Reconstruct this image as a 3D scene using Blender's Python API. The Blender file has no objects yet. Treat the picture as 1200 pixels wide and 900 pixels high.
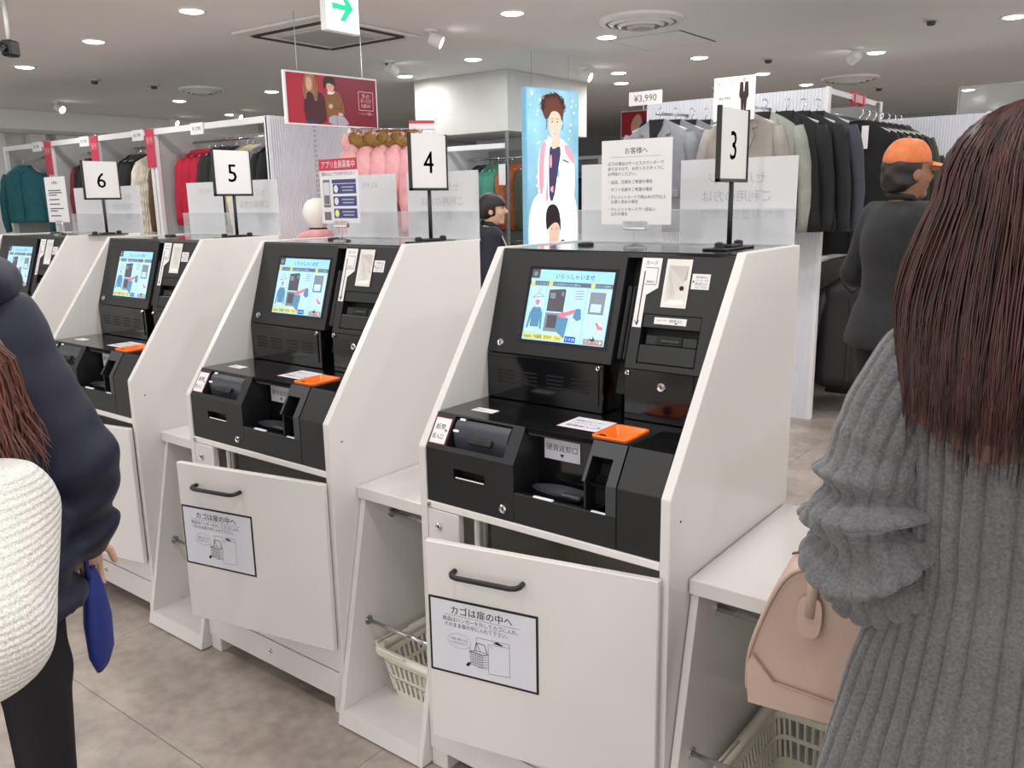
import bpy, bmesh, math, random
import numpy as np
from mathutils import Matrix, Vector

# ------------------------------------------------------------------ camera
SC = bpy.context.scene
COL = SC.collection
cam_d = bpy.data.cameras.new('camera')
cam_d.sensor_fit = 'HORIZONTAL'; cam_d.sensor_width = 36.0
cam_d.lens = 988.65 * 36.0 / 1200.0
cam_d.clip_start = 0.02; cam_d.clip_end = 80
cam = bpy.data.objects.new('camera', cam_d); COL.objects.link(cam)
_yaw, _pit, _rol = 0.6613, -0.2145, -0.0171
_fw = Vector((-math.sin(_yaw)*math.cos(_pit), math.cos(_yaw)*math.cos(_pit), math.sin(_pit)))
_r = Vector((math.cos(_yaw), math.sin(_yaw), 0)); _u = _r.cross(_fw)
_R = _r*math.cos(_rol) + _u*math.sin(_rol); _U = -_r*math.sin(_rol) + _u*math.cos(_rol)
cam.matrix_world = Matrix(((_R.x, _U.x, -_fw.x, 1.4074), (_R.y, _U.y, -_fw.y, -1.429), (_R.z, _U.z, -_fw.z, 1.471), (0, 0, 0, 1)))
SC.camera = cam

# ------------------------------------------------------------------ world + exposure
SC.view_settings.view_transform = 'Standard'; SC.view_settings.look = 'None'
SC.view_settings.gamma = 1.0; SC.view_settings.use_curve_mapping = False
SC.view_settings.exposure = EXPOSURE = 0.0
world = bpy.data.worlds.new('world'); SC.world = world; world.use_nodes = True
_bg = world.node_tree.nodes['Background']
_bg.inputs[0].default_value = (0.98, 0.97, 0.95, 1); _bg.inputs[1].default_value = 1.4
LAMP_POWER = 7.5          # watts of every ceiling downlight
SPOT_POWER = 16.0
random.seed(7); RNG = np.random.default_rng(7)

# ------------------------------------------------------------------ materials (all node based)
def lin(c):
    c = c/255.0
    return c/12.92 if c <= 0.04045 else ((c+0.055)/1.055)**2.4
def rgb(c): return (lin(c[0]), lin(c[1]), lin(c[2]), 1)
MATS = {}
def M(name, col, rough=0.5, metal=0.0, var=0.06, scale=8.0, bump=0.0, bscale=200.0, emit=0.0, trans=0.0, coat=0.0,
      stretch=None, alpha=1.0, sheen=0.0, ior=1.5, spec=0.5):
    m = bpy.data.materials.new(name); m.use_nodes = True; nt = m.node_tree; N = nt.nodes; L = nt.links
    b = N['Principled BSDF']
    b.inputs['Roughness'].default_value = rough; b.inputs['Metallic'].default_value = metal
    b.inputs['IOR'].default_value = ior; b.inputs['Specular IOR Level'].default_value = spec
    tc = N.new('ShaderNodeTexCoord'); mp = N.new('ShaderNodeMapping'); L.new(tc.outputs['Object'], mp.inputs[0])
    if stretch: mp.inputs['Scale'].default_value = stretch
    nz = N.new('ShaderNodeTexNoise'); nz.inputs['Scale'].default_value = scale; nz.inputs['Detail'].default_value = 5
    L.new(mp.outputs[0], nz.inputs['Vector'])
    rp = N.new('ShaderNodeValToRGB'); c = rgb(col)
    rp.color_ramp.elements[0].position = 0.3; rp.color_ramp.elements[1].position = 0.7
    rp.color_ramp.elements[0].color = tuple(max(0, x*(1-var)) for x in c[:3])+(1,)
    rp.color_ramp.elements[1].color = tuple(min(1, x*(1+var)) for x in c[:3])+(1,)
    L.new(nz.outputs['Fac'], rp.inputs[0]); L.new(rp.outputs[0], b.inputs['Base Color'])
    if bump:
        n2 = N.new('ShaderNodeTexNoise'); n2.inputs['Scale'].default_value = bscale; n2.inputs['Detail'].default_value = 3
        L.new(mp.outputs[0], n2.inputs['Vector'])
        bp = N.new('ShaderNodeBump'); bp.inputs['Strength'].default_value = bump; bp.inputs['Distance'].default_value = 0.01
        L.new(n2.outputs['Fac'], bp.inputs['Height']); L.new(bp.outputs[0], b.inputs['Normal'])
    if emit:
        L.new(rp.outputs[0], b.inputs['Emission Color']); b.inputs['Emission Strength'].default_value = emit
    if trans: b.inputs['Transmission Weight'].default_value = trans
    if coat: b.inputs['Coat Weight'].default_value = coat; b.inputs['Coat Roughness'].default_value = 0.08
    if sheen: b.inputs['Sheen Weight'].default_value = sheen; b.inputs['Sheen Roughness'].default_value = 0.5
    if alpha < 1: b.inputs['Alpha'].default_value = alpha
    MATS[name] = m
    return m
M('laminate', (226,223,221), 0.22, var=0.02, scale=3, coat=0.15)
M('laminate_edge', (238,233,231), 0.35, var=0.02)
M('laminate_inner', (226,222,212), 0.4, var=0.03)
M('black_plastic', (27,28,30), 0.42, var=0.15, bump=0.02, bscale=900)
M('black_gloss', (14,14,16), 0.12, var=0.1, coat=0.4)
M('black_deep', (7,7,8), 0.6)
M('grey_plastic', (60,62,66), 0.45)
M('slate_plastic', (64,67,76), 0.35)
M('pale_plastic', (232,229,224), 0.35)
M('orange_plastic', (250,118,22), 0.35, var=0.04)
M('chrome', (215,215,218), 0.14, metal=1.0)
M('steel', (170,170,172), 0.3, metal=1.0)
M('paper', (240,238,240), 0.7, var=0.015)
M('paper_lilac', (222,222,232), 0.6, var=0.02)
M('ink', (24,24,28), 0.7)
M('ink_soft', (92,92,98), 0.7)
M('ink_pale', (186,188,194), 0.8)
M('sticker_red', (168,40,52), 0.6)
M('led', (214,216,220), 0.4, emit=0.25)
M('scr_blue', (150,205,242), 0.25, emit=0.54, var=0.08, scale=6)
M('scr_blue2', (112,172,226), 0.25, emit=0.54)
M('scr_bar', (96,104,120), 0.25, emit=0.43)
M('scr_yellow', (206,200,92), 0.25, emit=0.47)
M('scr_navy', (38,72,176), 0.25, emit=0.50)
M('scr_brown', (176,128,104), 0.25, emit=0.43)
M('scr_dark', (84,84,92), 0.25, emit=0.36)
M('scr_grey', (128,136,148), 0.25, emit=0.36)
M('scr_teal', (86,138,176), 0.25, emit=0.40)
M('scr_pale', (176,216,244), 0.25, emit=0.50)
M('scr_red', (214,120,140), 0.25, emit=0.43)
M('scr_text', (36,62,120), 0.25, emit=0.22)
M('acrylic', (235,238,240), 0.08, trans=0.0, alpha=0.22, spec=0.6)
M('acrylic_clear', (245,248,250), 0.03, trans=1.0, ior=1.2, var=0.0)
M('acrylic_edge', (226,230,232), 0.15, alpha=0.75)
M('sheet', (232,232,236), 0.5, var=0.02, alpha=0.86)
M('basket', (236,232,218), 0.45, var=0.02)
M('white_paint', (236,236,238), 0.5, var=0.02)
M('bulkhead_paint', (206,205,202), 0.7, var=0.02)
M('ribbed_paint', (230,232,240), 0.5, var=0.02)
M('grey_panel', (176,178,178), 0.6, var=0.03)
M('ceiling_paint', (242,241,239), 0.9, var=0.02, scale=1.5)
M('ceiling_metal', (196,196,194), 0.5, var=0.02)
M('ceiling_slot', (58,58,58), 0.7)
M('grout', (182,172,162), 0.8)
M('lamp_glow', (255,252,246), 0.4, emit=14.0, var=0.0)
M('lamp_ring', (236,236,234), 0.35)
M('exit_white', (246,252,250), 0.4, emit=1.1, var=0.0)
M('exit_green', (18,196,140), 0.4, emit=0.75, var=0.02)
M('poster_red', (176,26,52), 0.4, var=0.12, scale=2.2)
M('poster_red2', (128,18,44), 0.4, var=0.1)
M('poster_maroon', (74,24,40), 0.5); M('poster_brown', (136,92,48), 0.5); M('poster_grey', (172,170,186), 0.5)
M('poster_skin', (222,178,152), 0.5); M('poster_blond', (172,126,84), 0.5); M('poster_dark', (44,30,30), 0.5)
M('poster_denim', (44,54,98), 0.5); M('poster_pink', (236,182,190), 0.5)
M('lb_sky', (138,188,208), 0.3, emit=0.6, var=0.25, scale=3.0)
M('lb_white', (244,246,252), 0.3, emit=0.7); M('lb_skin', (240,190,170), 0.3, emit=0.6)
M('lb_hair', (98,52,42), 0.3, emit=0.35); M('lb_hair2', (38,24,28), 0.3, emit=0.25)
M('lb_shirt', (66,60,98), 0.3, emit=0.45); M('lb_pink', (226,150,170), 0.3, emit=0.7); M('lb_edge', (120,176,204), 0.3, emit=0.55)
M('ad_red', (206,62,84), 0.6); M('ad_blue', (72,74,138), 0.6); M('ad_grey', (120,120,124), 0.6)
M('skin', (226,182,156), 0.5, var=0.04); M('skin_tan', (150,104,78), 0.5, var=0.05)
M('eye_dark', (30,22,20), 0.3); M('lip', (188,110,100), 0.45)
M('mannequin', (240,242,236), 0.35, var=0.01)
M('hair_black', (30,25,25), 0.42, var=0.3, scale=60, bump=0.3, bscale=160)
M('bag_leather', (198,172,158), 0.42, var=0.04, bump=0.05, bscale=420)
M('bag_seam', (180,152,138), 0.5); M('gold', (196,160,96), 0.25, metal=1.0)
M('cap_orange', (214,120,66), 0.6, var=0.1, scale=30, bump=0.1, bscale=120)
M('blazer', (30,31,34), 0.8, var=0.12, scale=30, bump=0.1, bscale=500, sheen=0.04)
M('trouser_black', (24,24,27), 0.85, var=0.12)
M('shoe_black', (22,21,21), 0.4)
M('navy_jacket', (17,20,46), 0.6, var=0.2, scale=7, sheen=0.04, bump=0.06, bscale=60)
M('navy_knit', (34,36,50), 0.8, var=0.15)
M('royal_blue', (28,48,132), 0.6, var=0.15)
M('cream_strap', (226,214,186), 0.6)
M('tartan', (70,70,76), 0.8, var=0.3, scale=14)

def cloth(name, col, **k):
    d = dict(rough=0.85, var=0.12, scale=14, bump=0.12, bscale=180, sheen=0.04); d.update(k)
    r = d.pop('rough'); return M(name, col, r, **d)
for n_, c_ in dict(g_red=(186,24,58), g_teal=(34,98,108), g_black=(22,23,25), g_char=(36,38,42), g_white=(236,230,214),
                   g_brown=(96,70,48), g_cream=(232,222,186), g_grey=(150,152,158), g_suit=(136,138,146), g_suit2=(120,122,130),
                   g_taupe=(158,152,146), g_olivegrey=(146,150,142), g_pink=(230,168,172), g_fur=(146,112,60), g_lblue=(124,166,206),
                   g_navy=(32,38,62), g_green=(70,146,124), g_orange=(168,88,48), g_olive=(70,72,52), g_leather=(34,35,38),
                   g_camel=(150,108,58), g_maroon=(128,34,48), g_steel=(60,64,74)).items(): cloth(n_, c_)
MATS['g_leather'].node_tree.nodes['Principled BSDF'].inputs['Roughness'].default_value = 0.42

# floor: mottled concrete-look tile
def floor_mat():
    m = bpy.data.materials.new('floor_tile'); m.use_nodes = True; nt = m.node_tree; N = nt.nodes; L = nt.links
    b = N['Principled BSDF']; b.inputs['Roughness'].default_value = 0.38
    g = N.new('ShaderNodeNewGeometry'); mp = N.new('ShaderNodeMapping'); L.new(g.outputs['Position'], mp.inputs[0])
    n1 = N.new('ShaderNodeTexNoise'); n1.inputs['Scale'].default_value = 3.2; n1.inputs['Detail'].default_value = 8; n1.inputs['Roughness'].default_value = 0.62
    n2 = N.new('ShaderNodeTexNoise'); n2.inputs['Scale'].default_value = 22; n2.inputs['Detail'].default_value = 6
    for n in (n1, n2): L.new(mp.outputs[0], n.inputs['Vector'])
    mx = N.new('ShaderNodeMix'); mx.data_type = 'FLOAT'; mx.inputs[0].default_value = 0.3
    L.new(n1.outputs['Fac'], mx.inputs[2]); L.new(n2.outputs['Fac'], mx.inputs[3])
    rp = N.new('ShaderNodeValToRGB'); e = rp.color_ramp.elements
    e[0].position = 0.36; e[0].color = rgb((146,133,124)); e[1].position = 0.64; e[1].color = rgb((190,178,169))
    L.new(mx.outputs[0], rp.inputs[0]); L.new(rp.outputs[0], b.inputs['Base Color'])
    MATS['floor_tile'] = m
floor_mat()
def streak_mat(name, c0, c1, rough=0.4, scale=(90, 90, 2.2), detail=4, coat=0.0):
    m = bpy.data.materials.new(name); m.use_nodes = True; nt = m.node_tree; N = nt.nodes; L = nt.links
    b = N['Principled BSDF']; b.inputs['Roughness'].default_value = rough; b.inputs['Coat Weight'].default_value = coat
    tc = N.new('ShaderNodeTexCoord'); mp = N.new('ShaderNodeMapping'); mp.inputs['Scale'].default_value = scale
    L.new(tc.outputs['Object'], mp.inputs[0])
    nz = N.new('ShaderNodeTexNoise'); nz.inputs['Scale'].default_value = 1; nz.inputs['Detail'].default_value = detail
    L.new(mp.outputs[0], nz.inputs['Vector'])
    rp = N.new('ShaderNodeValToRGB'); e = rp.color_ramp.elements
    e[0].position = 0.32; e[0].color = rgb(c0); e[1].position = 0.7; e[1].color = rgb(c1)
    L.new(nz.outputs['Fac'], rp.inputs[0]); L.new(rp.outputs[0], b.inputs['Base Color'])
    MATS[name] = m
streak_mat('hair_brown', (40,22,21), (88,50,43), 0.36)
streak_mat('hair_auburn', (66,34,26), (112,60,42), 0.42, (120, 120, 1.2))
def knit_mat(name, col, wv=260.0):
    m = bpy.data.materials.new(name); m.use_nodes = True; nt = m.node_tree; N = nt.nodes; L = nt.links
    b = N['Principled BSDF']; b.inputs['Roughness'].default_value = 0.9; b.inputs['Sheen Weight'].default_value = 0.3
    tc = N.new('ShaderNodeTexCoord')
    n1 = N.new('ShaderNodeTexNoise'); n1.inputs['Scale'].default_value = wv; n1.inputs['Detail'].default_value = 3
    L.new(tc.outputs['Object'], n1.inputs['Vector'])
    rp = N.new('ShaderNodeValToRGB'); e = rp.color_ramp.elements; c = rgb(col)
    e[0].position = 0.25; e[0].color = (c[0]*.62, c[1]*.62, c[2]*.62, 1); e[1].position = 0.75; e[1].color = (min(1,c[0]*1.35), min(1,c[1]*1.35), min(1,c[2]*1.35), 1)
    L.new(n1.outputs['Fac'], rp.inputs[0]); L.new(rp.outputs[0], b.inputs['Base Color'])
    bp = N.new('ShaderNodeBump'); bp.inputs['Strength'].default_value = 0.5; bp.inputs['Distance'].default_value = 0.004
    L.new(n1.outputs['Fac'], bp.inputs['Height']); L.new(bp.outputs[0], b.inputs['Normal'])
    MATS[name] = m
knit_mat('knit_grey', (98,97,100)); knit_mat('knit_cream', (232,224,218), 420)

# ------------------------------------------------------------------ mesh builder
class MB:
    def __init__(s): s.v = []; s.f = []; s.m = []; s.names = []
    def mi(s, mat):
        if mat not in s.names: s.names.append(mat)
        return s.names.index(mat)
    def add(s, vs, fs, mat):
        o = len(s.v); s.v.extend([tuple(map(float, p)) for p in vs]); k = s.mi(mat)
        for f in fs: s.f.append(tuple(int(i)+o for i in f)); s.m.append(k)
        return s
    def box(s, x0, x1, y0, y1, z0, z1, mat, b=0.0):
        if b <= 0:
            vs = [(x, y, z) for z in (z0, z1) for y in (y0, y1) for x in (x0, x1)]
            return s.add(vs, [(0,2,3,1), (4,5,7,6), (0,1,5,4), (2,6,7,3), (0,4,6,2), (1,3,7,5)], mat)
        b = min(b, (x1-x0)/2.01, (y1-y0)/2.01, (z1-z0)/2.01)
        X = (x0, x1); Y = (y0, y1); Z = (z0, z1); vs = []; idx = {}
        for i in (0, 1):
            for j in (0, 1):
                for k in (0, 1):
                    sx = b if i == 0 else -b; sy = b if j == 0 else -b; sz = b if k == 0 else -b
                    for a, p in enumerate(((X[i], Y[j]+sy, Z[k]+sz), (X[i]+sx, Y[j], Z[k]+sz), (X[i]+sx, Y[j]+sy, Z[k]))):
                        idx[i, j, k, a] = len(vs); vs.append(p)
        fs = []
        q = lambda a, *c: [idx[t+(a,)] for t in c]
        fs.append(q(0, (0,0,0), (0,0,1), (0,1,1), (0,1,0))); fs.append(q(0, (1,0,0), (1,1,0), (1,1,1), (1,0,1)))
        fs.append(q(1, (0,0,0), (1,0,0), (1,0,1), (0,0,1))); fs.append(q(1, (0,1,0), (0,1,1), (1,1,1), (1,1,0)))
        fs.append(q(2, (0,0,0), (0,1,0), (1,1,0), (1,0,0))); fs.append(q(2, (0,0,1), (1,0,1), (1,1,1), (0,1,1)))
        for i in (0, 1):
            for j in (0, 1):
                fs.append([idx[i,j,0,0], idx[i,j,1,0], idx[i,j,1,1], idx[i,j,0,1]])
                fs.append([idx[i,0,j,0], idx[i,1,j,0], idx[i,1,j,2], idx[i,0,j,2]])
                fs.append([idx[0,i,j,1], idx[1,i,j,1], idx[1,i,j,2], idx[0,i,j,2]])
                for k in (0, 1): fs.append([idx[i,j,k,0], idx[i,j,k,1], idx[i,j,k,2]])
        return s.add(vs, fs, mat)
    def prism(s, poly, axis, a, b, mat, cap=True):
        n = len(poly); vs = []
        for t in (a, b):
            for p, q in poly: vs.append({0: (t, p, q), 1: (p, t, q), 2: (p, q, t)}[axis])
        fs = [(i, (i+1) % n, n+(i+1) % n, n+i) for i in range(n)]
        if cap: fs += [tuple(range(n))[::-1], tuple(range(n, 2*n))]
        return s.add(vs, fs, mat)
    def quad(s, a, b, c, d, mat): return s.add([a, b, c, d], [(0, 1, 2, 3)], mat)
    def plate(s, u0, u1, v0, v1, n, depth, mat, holes=(), inner=None, outer=0.0):
        # front plate in the u-v plane at height n with rectangular holes whose walls go down by depth
        us = sorted({u0, u1, *[h[0] for h in holes], *[h[1] for h in holes]}); vs_ = sorted({v0, v1, *[h[2] for h in holes], *[h[3] for h in holes]})
        for i in range(len(us)-1):
            for j in range(len(vs_)-1):
                cu = (us[i]+us[i+1])/2; cv = (vs_[j]+vs_[j+1])/2
                if any(h[0] < cu < h[1] and h[2] < cv < h[3] for h in holes): continue
                s.quad((us[i], vs_[j], n), (us[i+1], vs_[j], n), (us[i+1], vs_[j+1], n), (us[i], vs_[j+1], n), mat)
        for a, b, c, d in holes:
            w = inner or mat; z = n-depth
            s.quad((a,c,n), (a,d,n), (a,d,z), (a,c,z), w); s.quad((b,d,n), (b,c,n), (b,c,z), (b,d,z), w)
            s.quad((b,c,n), (a,c,n), (a,c,z), (b,c,z), w); s.quad((a,d,n), (b,d,n), (b,d,z), (a,d,z), w)
            s.quad((a,c,z), (b,c,z), (b,d,z), (a,d,z), w)
        if outer:
            z = n-outer
            s.quad((u0,v0,n), (u0,v1,n), (u0,v1,z), (u0,v0,z), mat); s.quad((u1,v1,n), (u1,v0,n), (u1,v0,z), (u1,v1,z), mat)
            s.quad((u1,v0,n), (u0,v0,n), (u0,v0,z), (u1,v0,z), mat); s.quad((u0,v1,n), (u1,v1,n), (u1,v1,z), (u0,v1,z), mat)
        return s
    def rings(s, rings, mat, cap0=True, cap1=True, closed=True):
        n = len(rings[0]); vs = [p for r in rings for p in r]; fs = []
        m = n if closed else n-1
        for i in range(len(rings)-1):
            for j in range(m): fs.append((i*n+j, i*n+(j+1) % n, (i+1)*n+(j+1) % n, (i+1)*n+j))
        if cap0: fs.append(tuple(range(n))[::-1])
        if cap1: fs.append(tuple(range((len(rings)-1)*n, len(rings)*n)))
        return s.add(vs, fs, mat)
    def tube(s, pts, r, mat, n=8, cap=True, flat=1.0):
        pts = [Vector(p) for p in pts]; k = len(pts); rr = r if hasattr(r, '__len__') else [r]*k
        up = Vector((0, 0, 1)); rings = []; prev = None
        for i, p in enumerate(pts):
            t = (pts[min(i+1, k-1)]-pts[max(i-1, 0)]).normalized()
            if prev is None:
                a = t.cross(up)
                if a.length < 1e-3: a = t.cross(Vector((1, 0, 0)))
            else: a = prev-t*prev.dot(t)
            a.normalize(); b = t.cross(a); prev = a
            rings.append([p+a*(rr[i]*math.cos(2*math.pi*j/n))+b*(rr[i]*flat*math.sin(2*math.pi*j/n)) for j in range(n)])
        return s.rings(rings, mat, cap, cap)
    def lathe(s, prof, mat, n=20, c=(0, 0, 0), axis=2, cap0=True, cap1=True):
        rings = []
        for r, h in prof:
            ring = []
            for j in range(n):
                a = 2*math.pi*j/n; p, q = r*math.cos(a), r*math.sin(a)
                ring.append({2: (c[0]+p, c[1]+q, c[2]+h), 1: (c[0]+q, c[1]+h, c[2]+p), 0: (c[0]+h, c[1]+p, c[2]+q)}[axis])
            rings.append(ring)
        return s.rings(rings, mat, cap0, cap1)
    def disc(s, c, rx, ry, mat, n=20, rot=0.0):
        vs = []
        for j in range(n):
            a = 2*math.pi*j/n; x, y = rx*math.cos(a), ry*math.sin(a)
            vs.append((c[0]+x*math.cos(rot)-y*math.sin(rot), c[1]+x*math.sin(rot)+y*math.cos(rot), c[2]))
        return s.add(vs, [tuple(range(n))], mat)
    def poly(s, pts, z, mat): return s.add([(p[0], p[1], z) for p in pts], [tuple(range(len(pts)))], mat)
    def line(s, pts, w, z, mat):
        for a, b in zip(pts[:-1], pts[1:]):
            dx, dy = b[0]-a[0], b[1]-a[1]; L = math.hypot(dx, dy) or 1; nx, ny = -dy/L*w/2, dx/L*w/2
            s.add([(a[0]-nx, a[1]-ny, z), (b[0]-nx, b[1]-ny, z), (b[0]+nx, b[1]+ny, z), (a[0]+nx, a[1]+ny, z)], [(0, 1, 2, 3)], mat)
        return s
    def xf(s, mat4, start=0):
        for i in range(start, len(s.v)): s.v[i] = tuple(mat4 @ Vector(s.v[i]))
        return s
    def join(s, o, mat4=None):
        off = len(s.v); s.v.extend([tuple(mat4 @ Vector(p)) if mat4 else p for p in o.v])
        for f, m in zip(o.f, o.m): s.f.append(tuple(i+off for i in f)); s.m.append(s.mi(o.names[m]))
        return s
    def text(s, body, x, y, size, z, mat, align='CENTER', maxw=None, flip=False, sx=1.0):
        vs, fs = glyphs(body, align)
        k = size
        w = (max(v[0] for v in vs)-min(v[0] for v in vs))*k*sx if vs else 1
        if maxw and w > maxw: sx *= maxw/w
        g = -1 if flip else 1
        return s.add([(x+g*v[0]*k*sx, y+v[1]*k, z) for v in vs], fs, mat)
    def mesh(s, name, smooth=False):
        me = bpy.data.meshes.new(name); me.from_pydata(s.v, [], s.f)
        for n in s.names: me.materials.append(MATS[n])
        me.polygons.foreach_set('material_index', s.m)
        if smooth: me.polygons.foreach_set('use_smooth', [True]*len(me.polygons))
        me.validate(); me.update(); return me
_gl = {}
def glyphs(body, align='CENTER'):
    if (body, align) in _gl: return _gl[body, align]
    c = bpy.data.curves.new('t', 'FONT'); c.body = body; c.resolution_u = 2; c.align_x = align; c.size = 1.0
    o = bpy.data.objects.new('t', c); COL.objects.link(o)
    dg = bpy.context.evaluated_depsgraph_get(); me = bpy.data.meshes.new_from_object(o.evaluated_get(dg))
    r = ([tuple(v.co) for v in me.vertices], [tuple(p.vertices) for p in me.polygons])
    bpy.data.objects.remove(o); bpy.data.curves.remove(c); bpy.data.meshes.remove(me)
    _gl[body, align] = r; return r
def obj(name, mb, parent=None, smooth=False, label=None, me=None, auto=None):
    me = me or mb.mesh(name, smooth)
    o = bpy.data.objects.new(name, me); COL.objects.link(o); o.parent = parent
    if auto is not None:
        for p in me.polygons: p.use_smooth = True
        me.set_sharp_from_angle(angle=math.radians(auto))
    if label: o['label'] = label
    return o
def thing(name, label, cat, loc=(0, 0, 0), rz=0.0, group=None):
    o = bpy.data.objects.new(name, None); COL.objects.link(o); o.empty_display_size = 0.1
    o.location = loc; o.rotation_euler = (0, 0, rz); return tag(o, label, cat, group)
def tag(o, label, cat, group=None):
    o['label'] = label; o['category'] = cat
    if group: o['group'] = group
    return o
def struct(name, mb, parent=None, smooth=False):
    o = obj(name, mb, parent, smooth)
    if parent is None: o['kind'] = 'structure'
    return o
def dup(root, loc, rz=None, label=None):
    r = root.copy(); COL.objects.link(r); r.location = loc
    if rz is not None: r.rotation_euler = (0, 0, rz)
    if label: r['label'] = label
    for ch in list(root.children):
        c = ch.copy(); COL.objects.link(c); c.parent = r
        for g in list(ch.children):
            d = g.copy(); COL.objects.link(d); d.parent = c
    return r
def T(x, y, z): return Matrix.Translation((x, y, z))
def RZ(a): return Matrix.Rotation(a, 4, 'Z')
def frame(o, x, y):
    x = Vector(x).normalized(); y = Vector(y).normalized(); z = x.cross(y)
    return Matrix(((x.x, y.x, z.x, o[0]), (x.y, y.y, z.y, o[1]), (x.z, y.z, z.z, o[2]), (0, 0, 0, 1)))
# ================================================================== the setting
CZ = 2.7
mb = MB().box(-11.2, 6, -5, 13.6, -0.12, -0.004, 'grout'); floor = struct('floor', mb)
tile = MB().box(0.0008, 1.1992, 0.0008, 0.5992, -0.004, 0.0, 'floor_tile', 0.0008).mesh('floor_tile')
n_t = 0
for j in range(-4, 21):
    y0 = -0.375+0.6*j
    for i in range(-8, 3):
        x0 = -1.35+1.2*i
        if y0 > 7.0 or (y0 > 3.5 and x0 < -6): continue
        o = obj('floor_tile', None, floor, me=tile); o.location = (x0, y0, 0); n_t += 1
rest = MB()
rest.box(-11.1, 6, 7.43, 13.5, -0.004, -0.0005, 'floor_tile'); r_ = obj('floor_tile_field', rest, floor); r_['kind'] = 'stuff'
struct('ceiling', MB().box(-11.2, 6, -5, 13.6, CZ, CZ+0.1, 'ceiling_paint'))
struct('wall_back', MB().box(-11.2, 6, 13.5, 13.6, 0, CZ, 'grey_panel'))
wl = struct('wall_left', MB().box(-11.2, -11.1, -5, 13.5, 0, CZ, 'white_paint'))
# lowered soffit along the left wall
struct('trim_1', MB().box(-11.1, -10.35, -1.0, 7.2, 2.46, CZ-0.001, 'ceiling_paint', 0.004))
for k, (y, w) in enumerate(((3.55, .16), (4.05, .2), (4.55, .5), (5.3, .16), (6.1, .5))):
    struct('trim_%d' % (k+2), MB().box(-11.09, -10.9, y-w/2, y+w/2, 0.0, 2.455, 'white_paint', 0.004))

# ------------------------------------------------------------------ ceiling downlights
def downlight(x, y, label, r=0.075, power=LAMP_POWER):
    t = thing('ceiling_downlight', label, 'downlight', (x, y, CZ))
    ring = MB().lathe([(r*1.28, 0.0), (r*1.28, -0.006), (r*1.02, -0.008), (r*0.98, -0.001)], 'lamp_ring', 24, cap0=False, cap1=False)
    obj('trim_ring', ring, t, auto=40)
    obj('lens', MB().lathe([(r, -0.002), (r*0.8, -0.012), (r*0.35, -0.017)], 'lamp_glow', 20, cap0=False), t, smooth=True)
    ld = bpy.data.lights.new('downlight_beam', 'AREA'); ld.shape = 'DISK'; ld.size = 0.16; ld.energy = power; ld.color = (1.0, 0.99, 0.975)
    lo = bpy.data.objects.new('downlight_beam', ld); COL.objects.link(lo); lo.parent = t; lo.location = (0, 0, -0.03)
    return t
G = 'round glowing ceiling downlight, '
for x, y, s in [(-3.77, 1.93, 'left of the cassette air conditioner'), (-5.23, 2.02, 'second from the left edge, above sign six'),
                (-6.83, 2.2, 'small one below the hanging security camera'), (-2.28, 3.38, 'top centre, left of the round diffuser'),
                (-3.69, 4.64, 'left of the one nearest the white pillar top'), (-2.26, 4.56, 'between the round diffuser and the pillar'),
                (-0.87, 6.84, 'large pair right of the access hatch'), (0.32, 5.91, 'top right corner above the long-haired woman'),
                (-0.79, 10.59, 'far one above the orange cap'), (-2.16, 5.98, 'right below the square access hatch'),
                (-8.19, 4.52, 'far left over the red flags'), (-6.73, 4.76, 'left of the red hanging poster'),
                (-4.85, 4.96, 'touching the top of the red hanging poster'), (-3.175, 6.28, 'over the blue lit poster'),
                (-3.55, 6.97, 'lowest one right of the blue lit poster'), (-2.13, 7.39, 'above the small pale card on the suits'),
                (-2.09, 8.6, 'above the corner of the ribbed partition'), (-9.15, 5.88, 'dim far one left of the ribbed side wall'),
                (-9.6, 2.1, 'leftmost near the soffit')]:
    downlight(x, y, G+s)
for x, y in [(-2.3, 1.95), (-0.85, 1.95), (0.6, 1.95), (-2.3, 0.55), (-0.85, 0.55), (0.6, 0.55), (2.0, 0.55), (-3.8, 0.55), (-5.3, 0.55), (-2.3, -0.85),
             (-0.85, -0.85), (0.6, -0.85), (2.0, -0.85), (-3.8, -0.85), (0.6, -2.3), (-0.85, -2.3), (2.0, -2.3), (-0.85, 3.38), (0.6, 3.38), (2.0, 3.38), (2.0, 5.9)]:
    t = downlight(x, y, 'round recessed ceiling downlight high over the checkout aisle, above the picture'); t['group'] = 'downlights over the checkout aisle'

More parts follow.
